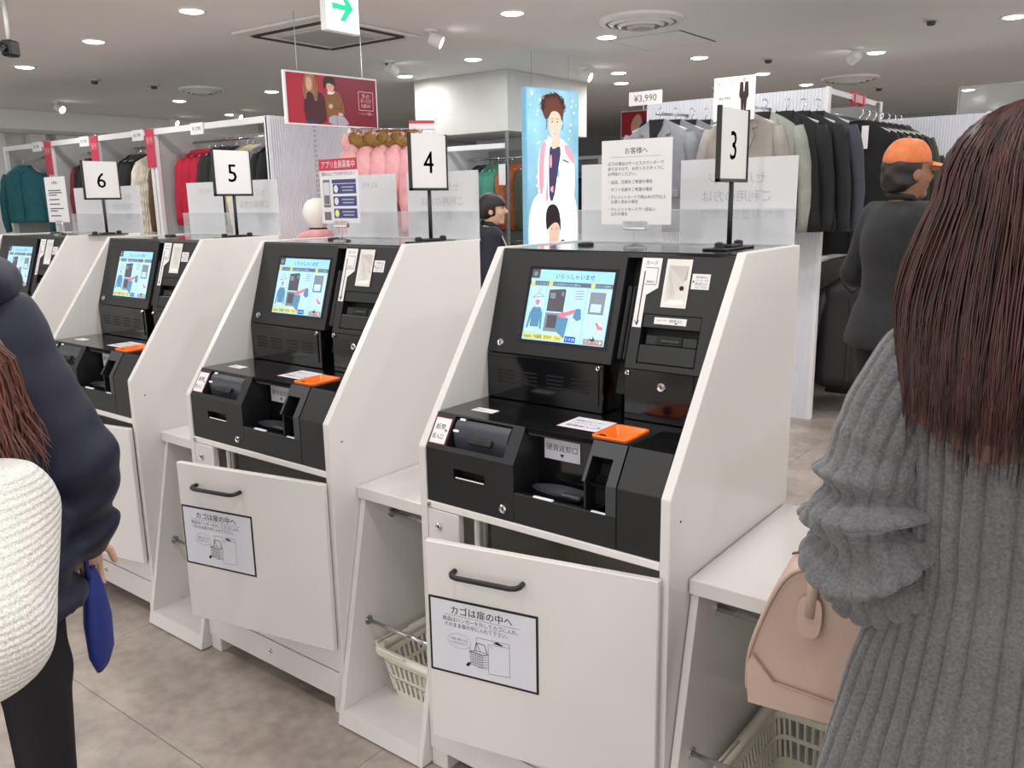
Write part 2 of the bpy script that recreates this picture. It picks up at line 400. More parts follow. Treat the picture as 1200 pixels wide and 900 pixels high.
def spot(x, y, label, ang, aim=(0, 0)):
    t = thing('ceiling_spotlight', label, 'spotlight', (x, y, CZ), ang)
    obj('mount', MB().lathe([(0.05, 0), (0.05, -0.012), (0.02, -0.016)], 'lamp_ring', 16, cap0=False), t, auto=40)
    hd_ = MB().lathe([(0.02, -0.05), (0.045, -0.04), (0.05, 0.05), (0.042, 0.052)], 'lamp_ring', 16); hd_.lathe([(0.041, 0.0525), (0.02, 0.056)], 'lamp_glow', 16, cap0=False)
    hd_.xf(T(0.03, 0, -0.07) @ Matrix.Rotation(math.radians(115), 4, 'Y'))
    obj('head', hd_, t, auto=40)
    obj('arm', MB().tube([(0, 0, -0.012), (0.0, 0, -0.05), (0.02, 0, -0.06)], 0.008, 'lamp_ring', 6), t, smooth=True)
    return t
for x, y, s, a in [(-3.08, 3.44, 'small white adjustable spotlight beside the cassette air conditioner', 0.6), (-3.28, 5.79, 'white twin spotlight over the blue lit poster', 0.2),
                   (-0.93, 6.49, 'white spotlight left of the bright lamp over the ribbed partition', 2.6), (-2.99, 8.14, 'white spotlight over the grey suits, far behind', 0.3),
                   (-9.3, 3.6, 'bright white spotlight at the far left by the soffit', 0.3), (-10.0, 5.5, 'white spotlight over the white fringed coat', 0.5),
                   (-8.73, 5.66, 'white spotlight above the red hoodies', 0.5)]:
    spot(x, y, s, a)
# a real spot lamp washing the white pillar bulkhead
ld = bpy.data.lights.new('pillar_wash', 'SPOT'); ld.energy = 9; ld.spot_size = math.radians(52); ld.spot_blend = 0.9; ld.shadow_soft_size = 0.05; ld.color = (1, .97, .93)
t = spot(-4.3, 4.2, 'white spotlight aimed at the pillar bulkhead', 1.57)
lo = bpy.data.objects.new('pillar_wash', ld); COL.objects.link(lo); lo.parent = t; lo.location = (0.08, 0, -0.11)
lo.rotation_euler = (math.radians(0), math.radians(-58), 0)

# cassette air conditioner
t = thing('air_conditioner', 'square cassette air conditioner flush in the ceiling behind the arrow sign', 'air conditioner', (-3.72, 3.02, CZ), 0.02)
obj('panel', MB().box(-.47, .47, -.52, .52, -.022, -.001, 'lamp_ring', .012), t)
gr = obj('intake_grille', MB().box(-.27, .27, -.27, .27, -.034, -.021, 'ceiling_metal', .008), t)
g2 = MB()
for k in range(22): g2.box(-.25, .25, -.25+k*.023, -.243+k*.023, -.038, -.0335, 'grey_panel')
obj('grille_slats', g2, gr)
for k in range(4):
    a = k*math.pi/2; L = .36 if k % 2 else .4; R0 = .40 if k % 2 else .37
    obj('air_slot', MB().box(-L, L, R0-.025, R0+.03, -.026, -.0205, 'ceiling_slot').xf(RZ(a)), t)
# round diffusers
def diffuser(x, y, r, label):
    t = thing('ceiling_diffuser', label, 'vent', (x, y, CZ))
    for k in range(4):
        q = r*(1-.22*k)
        obj('ring', MB().lathe([(q, -.001-.01*k), (q*.98, -.02-.012*k), (q*.84, -.034-.012*k), (q*.82, -.03-.012*k)], 'lamp_ring' if k < 3 else 'ceiling_metal', 32, cap0=False, cap1=(k == 3)), t, auto=45)
diffuser(-1.73, 4.15, .3, 'large round stepped air diffuser in the ceiling right of centre')
diffuser(-1.55, 8.4, .3, 'round air diffuser in the ceiling above the ribbed partition corner')
diffuser(-7.05, 4.1, .24, 'round air diffuser in the ceiling above sign five')
# access hatch
t = thing('access_hatch', 'square flush access hatch outlined in the ceiling below the round diffuser', 'hatch', (-2.02, 5.02, CZ))
obj('lid', MB().box(-.3, .3, -.3, .3, -.006, -.001, 'ceiling_paint', .002), t)
for k in range(4): obj('joint', MB().box(-.315, .315, .301, .313, -.004, -.0008, 'ceiling_slot' if k in (0, 3) else 'ceiling_metal').xf(RZ(k*math.pi/2)), t)
for x, y, s in [(-7.17, 2.99, 'above sign six'), (-4.32, 4.22, 'right of the red hanging poster'), (-1.71, 6.47, 'above the right end of the suits'),
                (-0.16, 5.59, 'near the top right corner'), (-1.54, 9.49, 'far one above the black coats'), (-7.11, 3.58, 'small one between sign six and the cassette')]:
    t = thing('smoke_detector', 'small round grey smoke detector on the ceiling, '+s, 'smoke detector', (x, y, CZ))
    obj('base', MB().lathe([(.055, 0), (.055, -.012), (.045, -.018)], 'ceiling_metal', 18, cap0=False), t, auto=40)
    obj('sensor', MB().lathe([(.032, -.017), (.03, -.04), (.02, -.046)], 'grey_plastic', 14), t, auto=40)
# security camera, top left
t = thing('security_camera', 'dark security camera hanging from the ceiling at the top left corner', 'camera', (-4.1, 0.93, CZ), 0.5)
obj('mount_plate', MB().lathe([(.07, 0), (.07, -.02), (.03, -.03)], 'ceiling_metal', 20, cap0=False), t, auto=40)
obj('stem', MB().tube([(0, 0, -.02), (0, 0, -.27)], .014, 'ceiling_metal', 8), t, smooth=True)
bd = obj('body', MB().box(-.035, .035, -.045, .045, -.36, -.27, 'black_plastic', .012), t)
obj('lens', MB().lathe([(.024, -.046), (.028, -.075), (.018, -.078)], 'black_gloss', 16, c=(0, 0, -.315), axis=1), bd, auto=40)

# illuminated arrow sign
t = thing('arrow_sign', 'illuminated white hanging sign with a green right-pointing arrow', 'sign', (-1.9, 1.52, 2.275))
obj('housing', MB().box(-.02, .018, -.108, .108, 0, .225, 'lamp_ring', .004), t)
fc = MB().box(.018, .021, -.102, .102, .006, .219, 'exit_white', .001)
obj('lit_face', fc, t)
ar = MB(); z = .0
pts = [(-.062, .018), (.012, .018), (-.022, .068), (.02, .068), (.068, .0), (.02, -.068), (-.022, -.068), (.012, -.018), (-.062, -.018)]
pts = [(-.066, .016), (.02, .012), (-.018, .066), (.014, .066), (.066, .002), (.01, -.062), (-.022, -.062), (.014, -.012), (-.066, -.012)]
ar.prism([(p[0], p[1]+.113) for p in pts], 0, .0212, .0222, 'exit_green'); obj('arrow', ar, t)
for y in (-.07, .07): obj('hanging_rod', MB().tube([(0, y, .225), (0, y, CZ-2.275)], .005, 'lamp_ring', 6), t, smooth=True)

# white pillar bulkhead
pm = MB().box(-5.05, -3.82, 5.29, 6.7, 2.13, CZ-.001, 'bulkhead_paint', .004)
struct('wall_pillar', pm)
pl2 = MB().box(-4.9, -3.95, 6.1, 6.7, 0, 2.13, 'white_paint', .004); struct('trim_8', pl2)
struct('trim_9', MB().box(-3.868, -3.838, 5.30, 5.33, 0, 2.13, 'steel', .004))  # post put in where the mirrored pillar has its corner edge
# ================================================================== self checkout kiosks
W, P, TK = 0.686, 1.0219, 0.022
SL = frame((0, .246, 1.088), (1, 0, 0), (0, .2983, .9545))      # slanted upper fascia: u, v up the slope, n outwards
SF = frame((0, .004, .887), (1, 0, 0), (0, .527, .85))          # slanted top of the lower front block
FR = frame((0, .004, 0), (1, 0, 0), (0, 0, 1))                  # vertical front: u, z, n outwards
VF = frame((0, .246, 0), (1, 0, 0), (0, 0, 1))
DK = frame((0, 0, .966), (1, 0, 0), (0, 1, 0))
def lock(mb, fr, u, v, r=.0095, n=.0):
    q = MB().lathe([(r, n), (r, n+.004), (r*.75, n+.0065), (r*.4, n+.005)], 'chrome', 14, cap0=False); q.box(-.001, .001, -.004, .004, n+.005, n+.0058, 'ink')
    for i in range(len(q.v)): q.v[i] = (q.v[i][0]+u, q.v[i][1]+v, q.v[i][2])
    return mb.join(q, fr)
def make_kiosk():
    k = thing('self_checkout_kiosk', '', 'checkout kiosk')
    prof = [(0, .052), (0, .887), (.3275, 1.352), (.658, 1.352), (.658, .052)]
    for x0 in (0, W-TK):
        s = obj('side_panel', MB().prism(prof, 0, x0, x0+TK, 'laminate'), k)
        md = s.modifiers.new('b', 'BEVEL'); md.width = .0025; md.segments = 2
    obj('screw_cap', MB().lathe([(.0025, 0), (.0025, .0012)], 'ink', 8, c=(W, .045, .83), axis=0), k)
    obj('back_panel', MB().box(TK, W-TK, .64, .655, .052, 1.33, 'laminate'), k)
    obj('top_cover', MB().box(TK, W-TK, .325, .656, 1.332, 1.3485, 'black_gloss', .003), k)
    # screen side
    h = MB().prism([(.246, 1.088), (.326, 1.3465), (.40, 1.3465), (.40, 1.088)], 0, TK+.001, .397, 'black_plastic')
    sh = obj('screen_housing', h, k); md = sh.modifiers.new('b', 'BEVEL'); md.width = .003; md.segments = 2
    b = MB()
    for a in ((.12, .379, .033, .041), (.12, .379, .221, .2285), (.12, .128, .041, .221), (.371, .379, .041, .221)): b.box(a[0], a[1], a[2], a[3], -.001, .0016, 'black_gloss')
    obj('screen_bezel', b.xf(SL), sh)
    sp = MB()
    for r in range(1, 5):
        for i in range(5*r): sp.disc((.066+.0052*r*math.cos(i*1.2566/r), .083+.0052*r*math.sin(i*1.2566/r), .0004), .0013, .0013, 'black_deep', 6)
    obj('speaker_holes', sp.xf(SL), sh)
    obj('lock', lock(MB(), SL, .064, .026), sh, auto=40)
    # touch screen with its picture
    s = MB(); U0, V0, SWd, SHt = .128, .041, .243, .18
    X = lambda a: U0+a*SWd
    Y = lambda a: V0+a*SHt
    s.box(X(0), X(1), Y(0), Y(1), -.002, .0008, 'scr_blue')
    def R(a, b, c, d, m, z=.0011): s.quad((X(a), Y(c), z), (X(b), Y(c), z), (X(b), Y(d), z), (X(a), Y(d), z), m)
    R(0, .105, .875, 1, 'scr_dark'); R(.105, 1, .84, 1, 'scr_blue'); s.disc((X(.05), Y(.935), .0014), .006, .006, 'scr_grey', 12)
    s.text('いらっしゃいませ', X(.54), Y(.885), .0145, .0014, 'scr_text', maxw=.115)
    R(0, 1, .775, .835, 'scr_bar')
    for a in (0.01, .235, .745): R(a, a+.05, .775, .835, 'scr_yellow', .0013)
    for a, q in ((.07, 'ハンガーをはずす'), (.295, 'カゴを扉の中へ入れて閉める'), (.80, 'スタートを押す')): s.text(q, X(a), Y(.788), .0062, .0015, 'scr_pale', 'LEFT', maxw=.042 if a != .295 else .1)
    # step 1: hanger and sweater
    R(.02, .21, .12, .75, 'scr_pale', .0010)
    s.line([(X(.06), Y(.60)), (X(.13), Y(.67)), (X(.2), Y(.62)), (X(.06), Y(.60))], .0014, .0013, 'scr_grey'); s.line([(X(.13), Y(.67)), (X(.13), Y(.71)), (X(.15), Y(.73))], .0014, .0013, 'scr_grey')
    s.poly([(X(.11), Y(.50)), (X(.15), Y(.50)), (X(.15), Y(.54)), (X(.17), Y(.54)), (X(.13), Y(.58)), (X(.09), Y(.54)), (X(.11), Y(.54))], .0013, 'scr_red')
    s.poly([(X(a), Y(c)) for a, c in ((.05, .16), (.03, .17), (.05, .38), (.08, .46), (.11, .47), (.13, .455), (.15, .47), (.18, .46), (.21, .38), (.22, .17), (.2, .16), (.185, .32), (.185, .19), (.075, .19), (.075, .32))], .0013, 'scr_teal')
    # step 2: kiosk picture
    R(.235, .70, .06, .76, 'scr_pale', .0010)
    R(.255, .46, .42, .72, 'scr_dark', .0012); s.poly([(X(.255), Y(.72)), (X(.44), Y(.74)), (X(.46), Y(.70)), (X(.46), Y(.72))], .0012, 'scr_dark'); R(.275, .34, .60, .68, 'scr_grey', .0014); R(.41, .44, .64, .70, 'scr_grey', .0014)
    R(.25, .44, .14, .40, 'scr_grey', .0012); R(.28, .40, .19, .37, 'scr_dark', .0014); s.poly([(X(.40), Y(.16)), (X(.52), Y(.06)), (X(.54), Y(.34)), (X(.40), Y(.38))], .0015, 'scr_teal')
    s.poly([(X(a), Y(c)) for a, c in ((.40, .36), (.47, .44), (.47, .41), (.60, .47), (.61, .42), (.49, .36), (.49, .33))], .0017, 'scr_red')
    for q in range(4): s.line([(X(.58), Y(.72-.035*q)), (X(.68), Y(.72-.035*q))], .0016, .0013, 'scr_grey')
    s.poly([(X(.59), Y(.36)), (X(.61), Y(.48)), (X(.67), Y(.48)), (X(.69), Y(.34)), (X(.64), Y(.31))], .0013, 'scr_teal')
    # step 3
    R(.72, .99, .10, .76, 'scr_pale', .0010); R(.755, .935, .42, .72, 'scr_grey', .0012); R(.78, .90, .45, .56, 'scr_pale', .0014)
    s.poly([(X(a), Y(c)) for a, c in ((.86, .30), (.90, .22), (.96, .22), (.95, .26), (.91, .27), (.885, .32))], .0014, 'scr_red')
    s.poly([(X(a), Y(c)) for a, c in ((.82, .06), (.86, .06), (.86, .035), (.885, .085), (.86, .13), (.86, .09), (.82, .09))], .0014, 'scr_text')
    # buttons
    for i, q in enumerate(('English', '中国語', '한국어', 'ไทย')): R(.015+.125*i, .13+.125*i, .015, .095, 'scr_yellow', .0012); s.text(q, X(.072+.125*i), Y(.037), .0085, .0015, 'scr_text', maxw=.024)
    R(.53, .66, .015, .095, 'scr_navy', .0012); s.text('日本語', X(.595), Y(.035), .0095, .0015, 'scr_pale', maxw=.027)
    R(.755, .985, .01, .085, 'scr_brown', .0012); s.text('スタート▶', X(.87), Y(.028), .0105, .0015, 'scr_pale', maxw=.05)
    obj('touch_screen', s.xf(SL), k, label='lit blue touch screen with pictured steps')
    # vent panel below the screen
    v = MB().box(TK+.001, .377, .246, .40, .967, 1.0855, 'black_gloss', .002); vp = obj('vent_panel', v, k)
    q = MB().plate(.03, .366, .985, 1.078, .003, 0, 'black_gloss', outer=.0035).xf(VF); obj('access_lid', q, vp)
    for gx in (.06, .135, .215, .29):
        g = MB()
        for z in (1.012, 1.022, 1.032, 1.042): g.box(gx, gx+.052, z, z+.0042, .0031, .0042, 'black_deep', .0005)
        obj('vent_slots', g.xf(VF), vp)
    obj('lock', lock(MB(), VF, .366, 1.078, .0065, .001), vp, auto=40)
    # card swipe channel
    c = MB(); c.box(.397, .435, -.06, .262, -.07, -.045, 'black_deep'); ch = obj('card_channel', c.xf(SL), k)
    obj('channel_wall', MB().box(.377, .397, .30, .40, .967, 1.088, 'black_gloss'), ch)
    for u in (.4035, .4185):
        c = MB(); c.box(u, u+.012, .016, .195, -.045, -.006, 'black_plastic', .005); obj('fin', c.xf(SL), ch)
    # payment side
    pm = MB(); pm.plate(.435, W-TK-.001, -.012, .2675, 0, .0, 'black_plastic', holes=(), outer=.09)
    pm = MB(); pm.plate(.435, W-TK-.001, 0, .2705, 0, .03, 'black_plastic', holes=((.505, .562, .149, .2545), (.462, .608, .0135, .1295)), inner='black_deep', outer=.075)
    ph = obj('payment_housing', pm.xf(SL), k)
    # card label
    c = MB(); c.poly([(.4375, .096), (.4605, .096), (.4605, .172), (.4885, .19), (.4885, .259), (.4375, .259)], .0010, 'paper')
    c.text('カード', .464, .243, .0115, .0013, 'ink', maxw=.03)
    c.line([(.449, .228), (.449, .102)], .0028, .0013, 'ink'); c.line([(.4415, .112), (.449, .101), (.452, .112)], .002, .0013, 'ink')
    c.line([(.452, .197), (.482, .197), (.482, .236), (.4495, .236)], .0012, .0013, 'ink'); c.text('磁気面を左に', .457, .201, .006, .0013, 'ink', 'LEFT', maxw=.02)
    obj('card_label', c.xf(SL), ph, label='white card-swipe label reading カード')
    # white recessed reader well
    w = MB(); a, b_, c_, d = .505, .562, .149, .2545; i0 = [(a+.004, c_+.006), (b_-.004, c_+.006), (b_-.004, d-.012), (a+.004, d-.012)]; o0 = [(a-.003, c_-.003), (b_+.003, c_-.003), (b_+.003, d+.003), (a-.003, d+.003)]
    i1 = [(a+.016, c_+.03), (b_-.006, c_+.034), (b_-.006, d-.03), (a+.03, d-.045)]
    for n in range(4):
        m = (n+1) % 4
        w.quad((*o0[n], .0022), (*o0[m], .0022), (*i0[m], .0022), (*i0[n], .0022), 'pale_plastic')
        w.quad((*i0[n], .0022), (*i0[m], .0022), (*i1[m], -.024), (*i1[n], -.024), 'pale_plastic')
    w.quad(*[(*p, -.024) for p in i1], 'pale_plastic')
    w.disc((.535, .196, -.0225), .0055, .0055, 'ink', 14); w.quad((.546, .190, -.0225), (.552, .190, -.0225), (.552, .203, -.0225), (.546, .203, -.0225), 'ink')
    obj('reader_well', w.xf(SL), ph, label='white recessed contactless reader')
    c = MB().box(.569, .612, .191, .226, .0004, .0012, 'paper')
    for i, q in enumerate(('割引券など', 'バーコードを', '読み取り口に', 'かざして下さい')): c.text(q, .578, .216-.0075*i, .0065, .0014, 'ink', 'LEFT', maxw=.03)
    c.poly([(.5705, .208), (.575, .2045), (.575, .2115)], .0014, 'ink'); obj('scanner_sticker', c.xf(SL), ph)
    # receipt printer bay
    c = MB(); c.box(.463, .607, .098, .1285, -.025, -.001, 'black_plastic', .001); c.box(.463, .607, .014, .058, -.022, .0005, 'black_plastic', .003)
    c.box(.472, .603, .058, .084, -.03, -.009, 'black_plastic', .003); c.box(.502, .566, .060, .083, -.0095, -.006, 'black_deep', .001); c.box(.514, .560, .066, .073, -.007, -.003, 'grey_plastic', .002)
    rp = obj('receipt_printer', c.xf(SL), ph)
    c = MB().box(.492, .572, .107, .1225, -.001, .0004, 'paper'); c.text('レシート・領収書 出口', .530, .1135, .0068, .0006, 'ink', maxw=.06); c.poly([(.543, .1115), (.552, .1115), (.5475, .108)], .0006, 'ink'); obj('receipt_label', c.xf(SL), rp)
    lw = MB().box(.435, W-TK-.001, .246, .40, .967, 1.0875, 'black_gloss', .0015); lo = obj('lower_payment_panel', lw, k)
    obj('lock_lid', MB().plate(.462, .61, 1.026, 1.0865, .0028, 0, 'black_gloss', outer=.003).xf(VF), lo)
    obj('lid_lock', lock(MB(), VF, .534, 1.052, .011, .0028), lo, auto=40); obj('lock', lock(MB(), VF, .445, 1.078, .0065, .0005), lo, auto=40)
    # deck
    d = MB().plate(TK, W-TK, .053, .40, 0, .035, 'black_gloss', holes=((.456, .538, .078, .178),), inner='black_deep', outer=.012); dk = obj('deck', d.xf(DK), k)
    o = MB(); rim = lambda x0, x1, y0, y1, z, r, n=5: [(x+r*math.cos(a0+i*math.pi/2/n), y+r*math.sin(a0+i*math.pi/2/n), z) for x, y, a0 in ((x1-r, y1-r, 0), (x0+r, y1-r, math.pi/2), (x0+r, y0+r, math.pi), (x1-r, y0+r, 1.5*math.pi)) for i in range(n+1)]
    o.rings([rim(.452, .542, .073, .183, .966, .012), rim(.452, .542, .073, .183, .9695, .012), rim(.457, .537, .079, .177, .9695, .010), rim(.465, .529, .088, .168, .945, .012), rim(.475, .519, .10, .156, .940, .012)], 'orange_plastic', cap0=False)
    obj('coin_tray', o, k, smooth=True, label='orange coin tray')
    c = MB(); c.poly([(.342, .100), (.449, .100), (.449, .196), (.342, .196)], .0012, 'sticker_red'); c.poly([(.3435, .1015), (.4475, .1015), (.4475, .1945), (.3435, .1945)], .0014, 'paper_lilac')
    c.text('硬貨投入口', .395, .118, .016, .0016, 'ink', maxw=.08); c.text('硬貨はまとめて', .395, .163, .0125, .0016, 'ink_soft', maxw=.08); c.text('入れてください', .395, .143, .0125, .0016, 'sticker_red', maxw=.08)
    c.poly([(.434, .126), (.444, .131), (.434, .136)], .0016, 'ink'); obj('coin_sticker', c.xf(DK), dk)
    c = MB().box(.085, .15, .105, .135, .0005, .0012, 'paper'); c.text('紙幣投入口', .117, .114, .011, .0014, 'ink_soft', maxw=.055); obj('bill_sticker', c.xf(DK), dk)
    # bill unit (left of lower block)
    f = MB(); f.join(MB().plate(TK+.001, .291, .0, .093, 0, .05, 'black_plastic', holes=((.082, .258, .012, .088),), inner='black_deep'), SF)
    f.join(MB().plate(TK+.001, .291, .751, .887, 0, .03, 'black_plastic', holes=((.11, .207, .821, .847),), inner='black_deep'), FR)
    f.quad((.291, .004, .751), (.291, .004, .887), (.291, .2, .887), (.291, .2, .751), 'black_plastic'); f.quad((.291, .004, .887), (.291, .053, .966), (.291, .2, .966), (.291, .2, .887), 'black_plastic')
    bu = obj('bill_unit', f, k)
    m = MB(); prof2 = [(-.03, -.02), (.0, .012), (.012, .024), (.03, .026), (.046, .02), (.05, -.02)]
    ring = lambda u: [(u, .012+p[0]*1.25+.022, -.028+p[1]) for p in prof2]
    m.rings([ring(.088), ring(.252)], 'slate_plastic'); m.box(.105, .235, .055, .082, -.03, -.006, 'slate_plastic', .004); m.box(.14, .21, .028, .046, -.01, .001, 'black_plastic', .003)
    m.box(.16, .19, .033, .038, .0005, .0015, 'black_deep'); obj('bill_feeder', m.xf(SF), bu, auto=35)
    for u, v in ((.088, .05), (.098, .08)): obj('guide_light', MB().box(u, u+.016, v, v+.006, -.004, .0, 'led', .001).xf(SF), bu)
    obj('slot_light', MB().box(.115, .202, .8235, .826, -.003, -.001, 'led').xf(FR), bu)
    obj('lock', lock(MB(), FR, .261, .778, .0105), bu, auto=40)
    c = MB(); c.poly([(.026, .012), (.078, .012), (.078, .080), (.026, .080)], .0008, 'sticker_red'); c.poly([(.028, .014), (.076, .014), (.076, .078), (.028, .078)], .001, 'paper')
    c.text('紙幣', .049, .05, .016, .0013, 'ink', maxw=.03); c.text('投入口', .049, .026, .015, .0013, 'ink', maxw=.034); c.poly([(.066, .044), (.073, .048), (.066, .052)], .0013, 'ink'); obj('bill_slot_sticker', c.xf(SF), bu, label='red-bordered white sticker')
    # coin return recess
    r = MB(); r.box(.291, .559, .004, .02, .751, .8225, 'black_plastic', .001); r.quad((.291, .1, .80), (.475, .1, .80), (.475, .1, .966), (.291, .1, .966), 'black_gloss')
    r.quad((.291, .012, .815), (.475, .012, .815), (.475, .1, .80), (.291, .1, .80), 'black_deep'); r.box(.291, .475, .053, .1, .95, .9655, 'black_gloss')
    rc = obj('coin_return', r, k)
    b2 = MB(); b2.rings([[(.385+a*.075*math.cos(t_), .055+a*.034*math.sin(t_), z) for t_ in [i*math.pi/9 for i in range(18)]] for a, z in ((1.0, .832), (.93, .832), (.75, .816), (.3, .812))], 'slate_plastic', cap0=False)
    obj('coin_dish', b2, rc, smooth=True)
    obj('dish_ridge', MB().box(.40, .452, .03, .05, .826, .836, 'grey_plastic', .003), rc)
    obj('dish_light', MB().box(.345, .398, .0036, .012, .8225, .8262, 'led', .001), rc); obj('dish_light', MB().box(.497, .535, .0036, .010, .8225, .8255, 'led', .001), rc)
    c = MB().box(.312, .41, .8865, .9345, .0, .001, 'paper_lilac'); c.text('硬貨返却口', .361, .909, .0175, .0013, 'ink', maxw=.085); c.poly([(.355, .9015), (.367, .9015), (.361, .893)], .0013, 'ink')
    obj('coin_return_label', c.xf(frame((0, .0985, 0), (1, 0, 0), (0, 0, 1))), rc, label='white label reading 硬貨返却口')
    # cover of the coin unit, right block
    cv = MB(); cv.join(MB().plate(.475, .5585, .0, .093, 0.001, .05, 'grey_plastic', holes=((.483, .535, .0, .058),), inner='black_deep'), SF)
    cv.quad((.475, .004, .887), (.475, .053, .966), (.475, .1, .966), (.475, .1, .887), 'black_plastic'); cv.box(.475, .480, .012, .1, .815, .887, 'black_plastic'); cv.box(.534, .5585, .0035, .1, .8225, .887, 'grey_plastic'); cv.box(.48, .534, .05, .1, .8225, .887, 'black_deep')
    obj('coin_cover', cv, k)
    rb = MB().prism([(.004, .751), (.004, .887), (.053, .966), (.2, .966), (.2, .751)], 0, .5605, W-TK-.0005, 'black_plastic'); ro = obj('coin_unit', rb, k); md = ro.modifiers.new('b', 'BEVEL'); md.width = .002; md.segments = 2
    obj('inner_filler', MB().box(TK, W-TK, .2, .3, .751, .955, 'black_deep'), k)
    # white rail and lower cabinet
    ra = obj('front_rail', MB().box(TK, W-TK, .0, .03, .733, .7508, 'laminate_edge', .0015), k); obj('lock', lock(MB(), FR, .032, .742, .006, .004), ra, auto=40)
    ib = MB(); ib.box(TK, W-TK, .02, .64, .735, .7505, 'laminate_inner'); ib.box(TK, W-TK, .05, .64, .205, .218, 'laminate_inner'); ib.box(TK, W-TK, .60, .64, .218, .735, 'laminate_inner')
    obj('cabinet_interior', ib, k)
    lp = obj('lock_panel', MB().box(TK+.002, .125, .0, .02, .222, .731, 'laminate', .002), k); obj('lock', lock(MB(), FR, .062, .690, .009, .005), lp, auto=40)
    for x in (.145, .172): obj('slide_rail', MB().box(x, x+.016, .03, .05, .22, .733, 'pale_plastic' if x < .16 else 'steel', .004), k)
    obj('lower_panel', MB().box(TK, W-TK, .0, .018, .143, .218, 'laminate', .002), k)
    dr = obj('lower_drawer', MB().box(TK, W-TK, -.001, .018, .053, .139, 'laminate', .002), k); obj('lock', lock(MB(), FR, W/2, .105, .008, .005), dr, auto=40)
    for x in (0, W-.055):
        for y in (.004, .57): obj('foot', MB().box(x, x+.055, y, y+.08, 0, .052, 'laminate', .002), k)
    # door, hinged on the right and ajar
    D = T(W-.014, -.004, 0) @ RZ(math.radians(12.3))
    dm = MB().box(-.545, 0, -.018, 0, .222, .722, 'laminate', .0025).xf(D); do = obj('door', dm, k)
    DF = D @ frame((0, -.018, 0), (1, 0, 0), (0, 0, 1))
    hm = MB().tube([(-.468, .660, .0), (-.468, .660, .018), (-.462, .659, .026), (-.45, .6585, .03), (-.318, .6585, .03), (-.306, .659, .026), (-.30, .660, .018), (-.30, .660, 0)], .0062, 'black_plastic', 10)
    obj('handle', hm.xf(DF), do, smooth=True, label='black bar handle')
    c = MB().box(-.54, -.265, .402, .590, .0, .001, 'ink'); c.quad((-.5345, .4075, .0013), (-.2705, .4075, .0013), (-.2705, .5845, .0013), (-.5345, .5845, .0013), 'paper_lilac')
    c.text('カゴは扉の中へ', -.405, .5555, .0225, .0016, 'ink', maxw=.155); c.text('カゴは扉の中へ', -.4045, .5555, .0225, .00165, 'ink', maxw=.155)
    c.line([(-.50, .5505), (-.31, .5505)], .0009, .0016, 'ink_soft'); c.text('商品はハンガーを外してカゴに入れ、', -.405, .536, .0125, .0016, 'ink', maxw=.19); c.text('そのまま扉の中に入れて下さい。', -.5, .5225, .0125, .0016, 'ink', 'LEFT', maxw=.16)
    ell = [(-.462+.030*math.cos(i*.2618), .489+.018*math.sin(i*.2618)) for i in range(25)]; c.line(ell, .0006, .0016, 'ink_soft'); c.line([(-.44, .477), (-.433, .472), (-.434, .481)], .0006, .0016, 'ink_soft')
    c.text('お買い物カゴは', -.462, .4905, .0072, .0016, 'ink_soft', maxw=.044); c.text('そのまま入れて！', -.462, .4815, .0072, .0016, 'ink_soft', maxw=.044)
    for a in (((-.418, .47), (-.418, .508), (-.335, .508), (-.335, .50)), ((-.388, .424), (-.388, .497), (-.335, .50), (-.335, .428), (-.388, .424)), ((-.418, .433), (-.388, .436))): c.line(list(a), .0009, .0016, 'ink_soft')
    c.poly([(-.376, .503), (-.366, .508), (-.352, .503), (-.352, .500), (-.366, .501)], .0016, 'ink'); c.line([(-.382, .493), (-.376, .490)], .001, .0016, 'ink_soft')
    for i in range(8): c.line([(-.436+.0048*i, .470-.0004*i), (-.432+.0042*i, .437-.0004*i)], .0009, .0016, 'ink')
    for i in range(6): c.line([(-.436+.0008*i, .470-.0062*i), (-.402-.0008*i, .467-.0062*i)], .0009, .0016, 'ink'); c.line([(-.402-.0008*i, .467-.0062*i), (-.389, .470-.0058*i)], .0009, .0016, 'ink')
    c.line([(-.437, .470), (-.402, .467), (-.388, .471)], .002, .0017, 'ink'); c.line([(-.436, .470), (-.418, .475), (-.392, .473)], .0012, .0016, 'ink')
    c.line([(-.424, .472), (-.418, .495), (-.397, .493), (-.391, .473)], .0016, .0017, 'ink'); c.line([(-.418, .495), (-.408, .474)], .0014, .0017, 'ink')
    c.poly([(-.447, .433), (-.441, .441), (-.433, .443), (-.434, .438), (-.440, .430)], .0016, 'ink')
    obj('door_notice', c.xf(DF), do, label='framed white notice with a shopping basket drawing reading カゴは扉の中へ')
    return k
kiosk = make_kiosk()
kiosk.location = (0, 0, 0); kiosk['label'] = 'white and black self checkout kiosk under the sign for number three, nearest the camera'
for n, s in ((1, 'white and black self checkout kiosk under the sign for number four'), (2, 'white and black self checkout kiosk under the sign for number five'),
             (3, 'white and black self checkout kiosk under sign six, mostly behind the navy hood'), (-1, 'self checkout kiosk at the right, only its white panel edge showing past the woman')):
    dup(kiosk, (-P*n, 0, 0), label=s)
for o in [o for o in COL.objects if o.name.startswith('self_checkout_kiosk')]: o['group'] = 'row of self checkout kiosks'

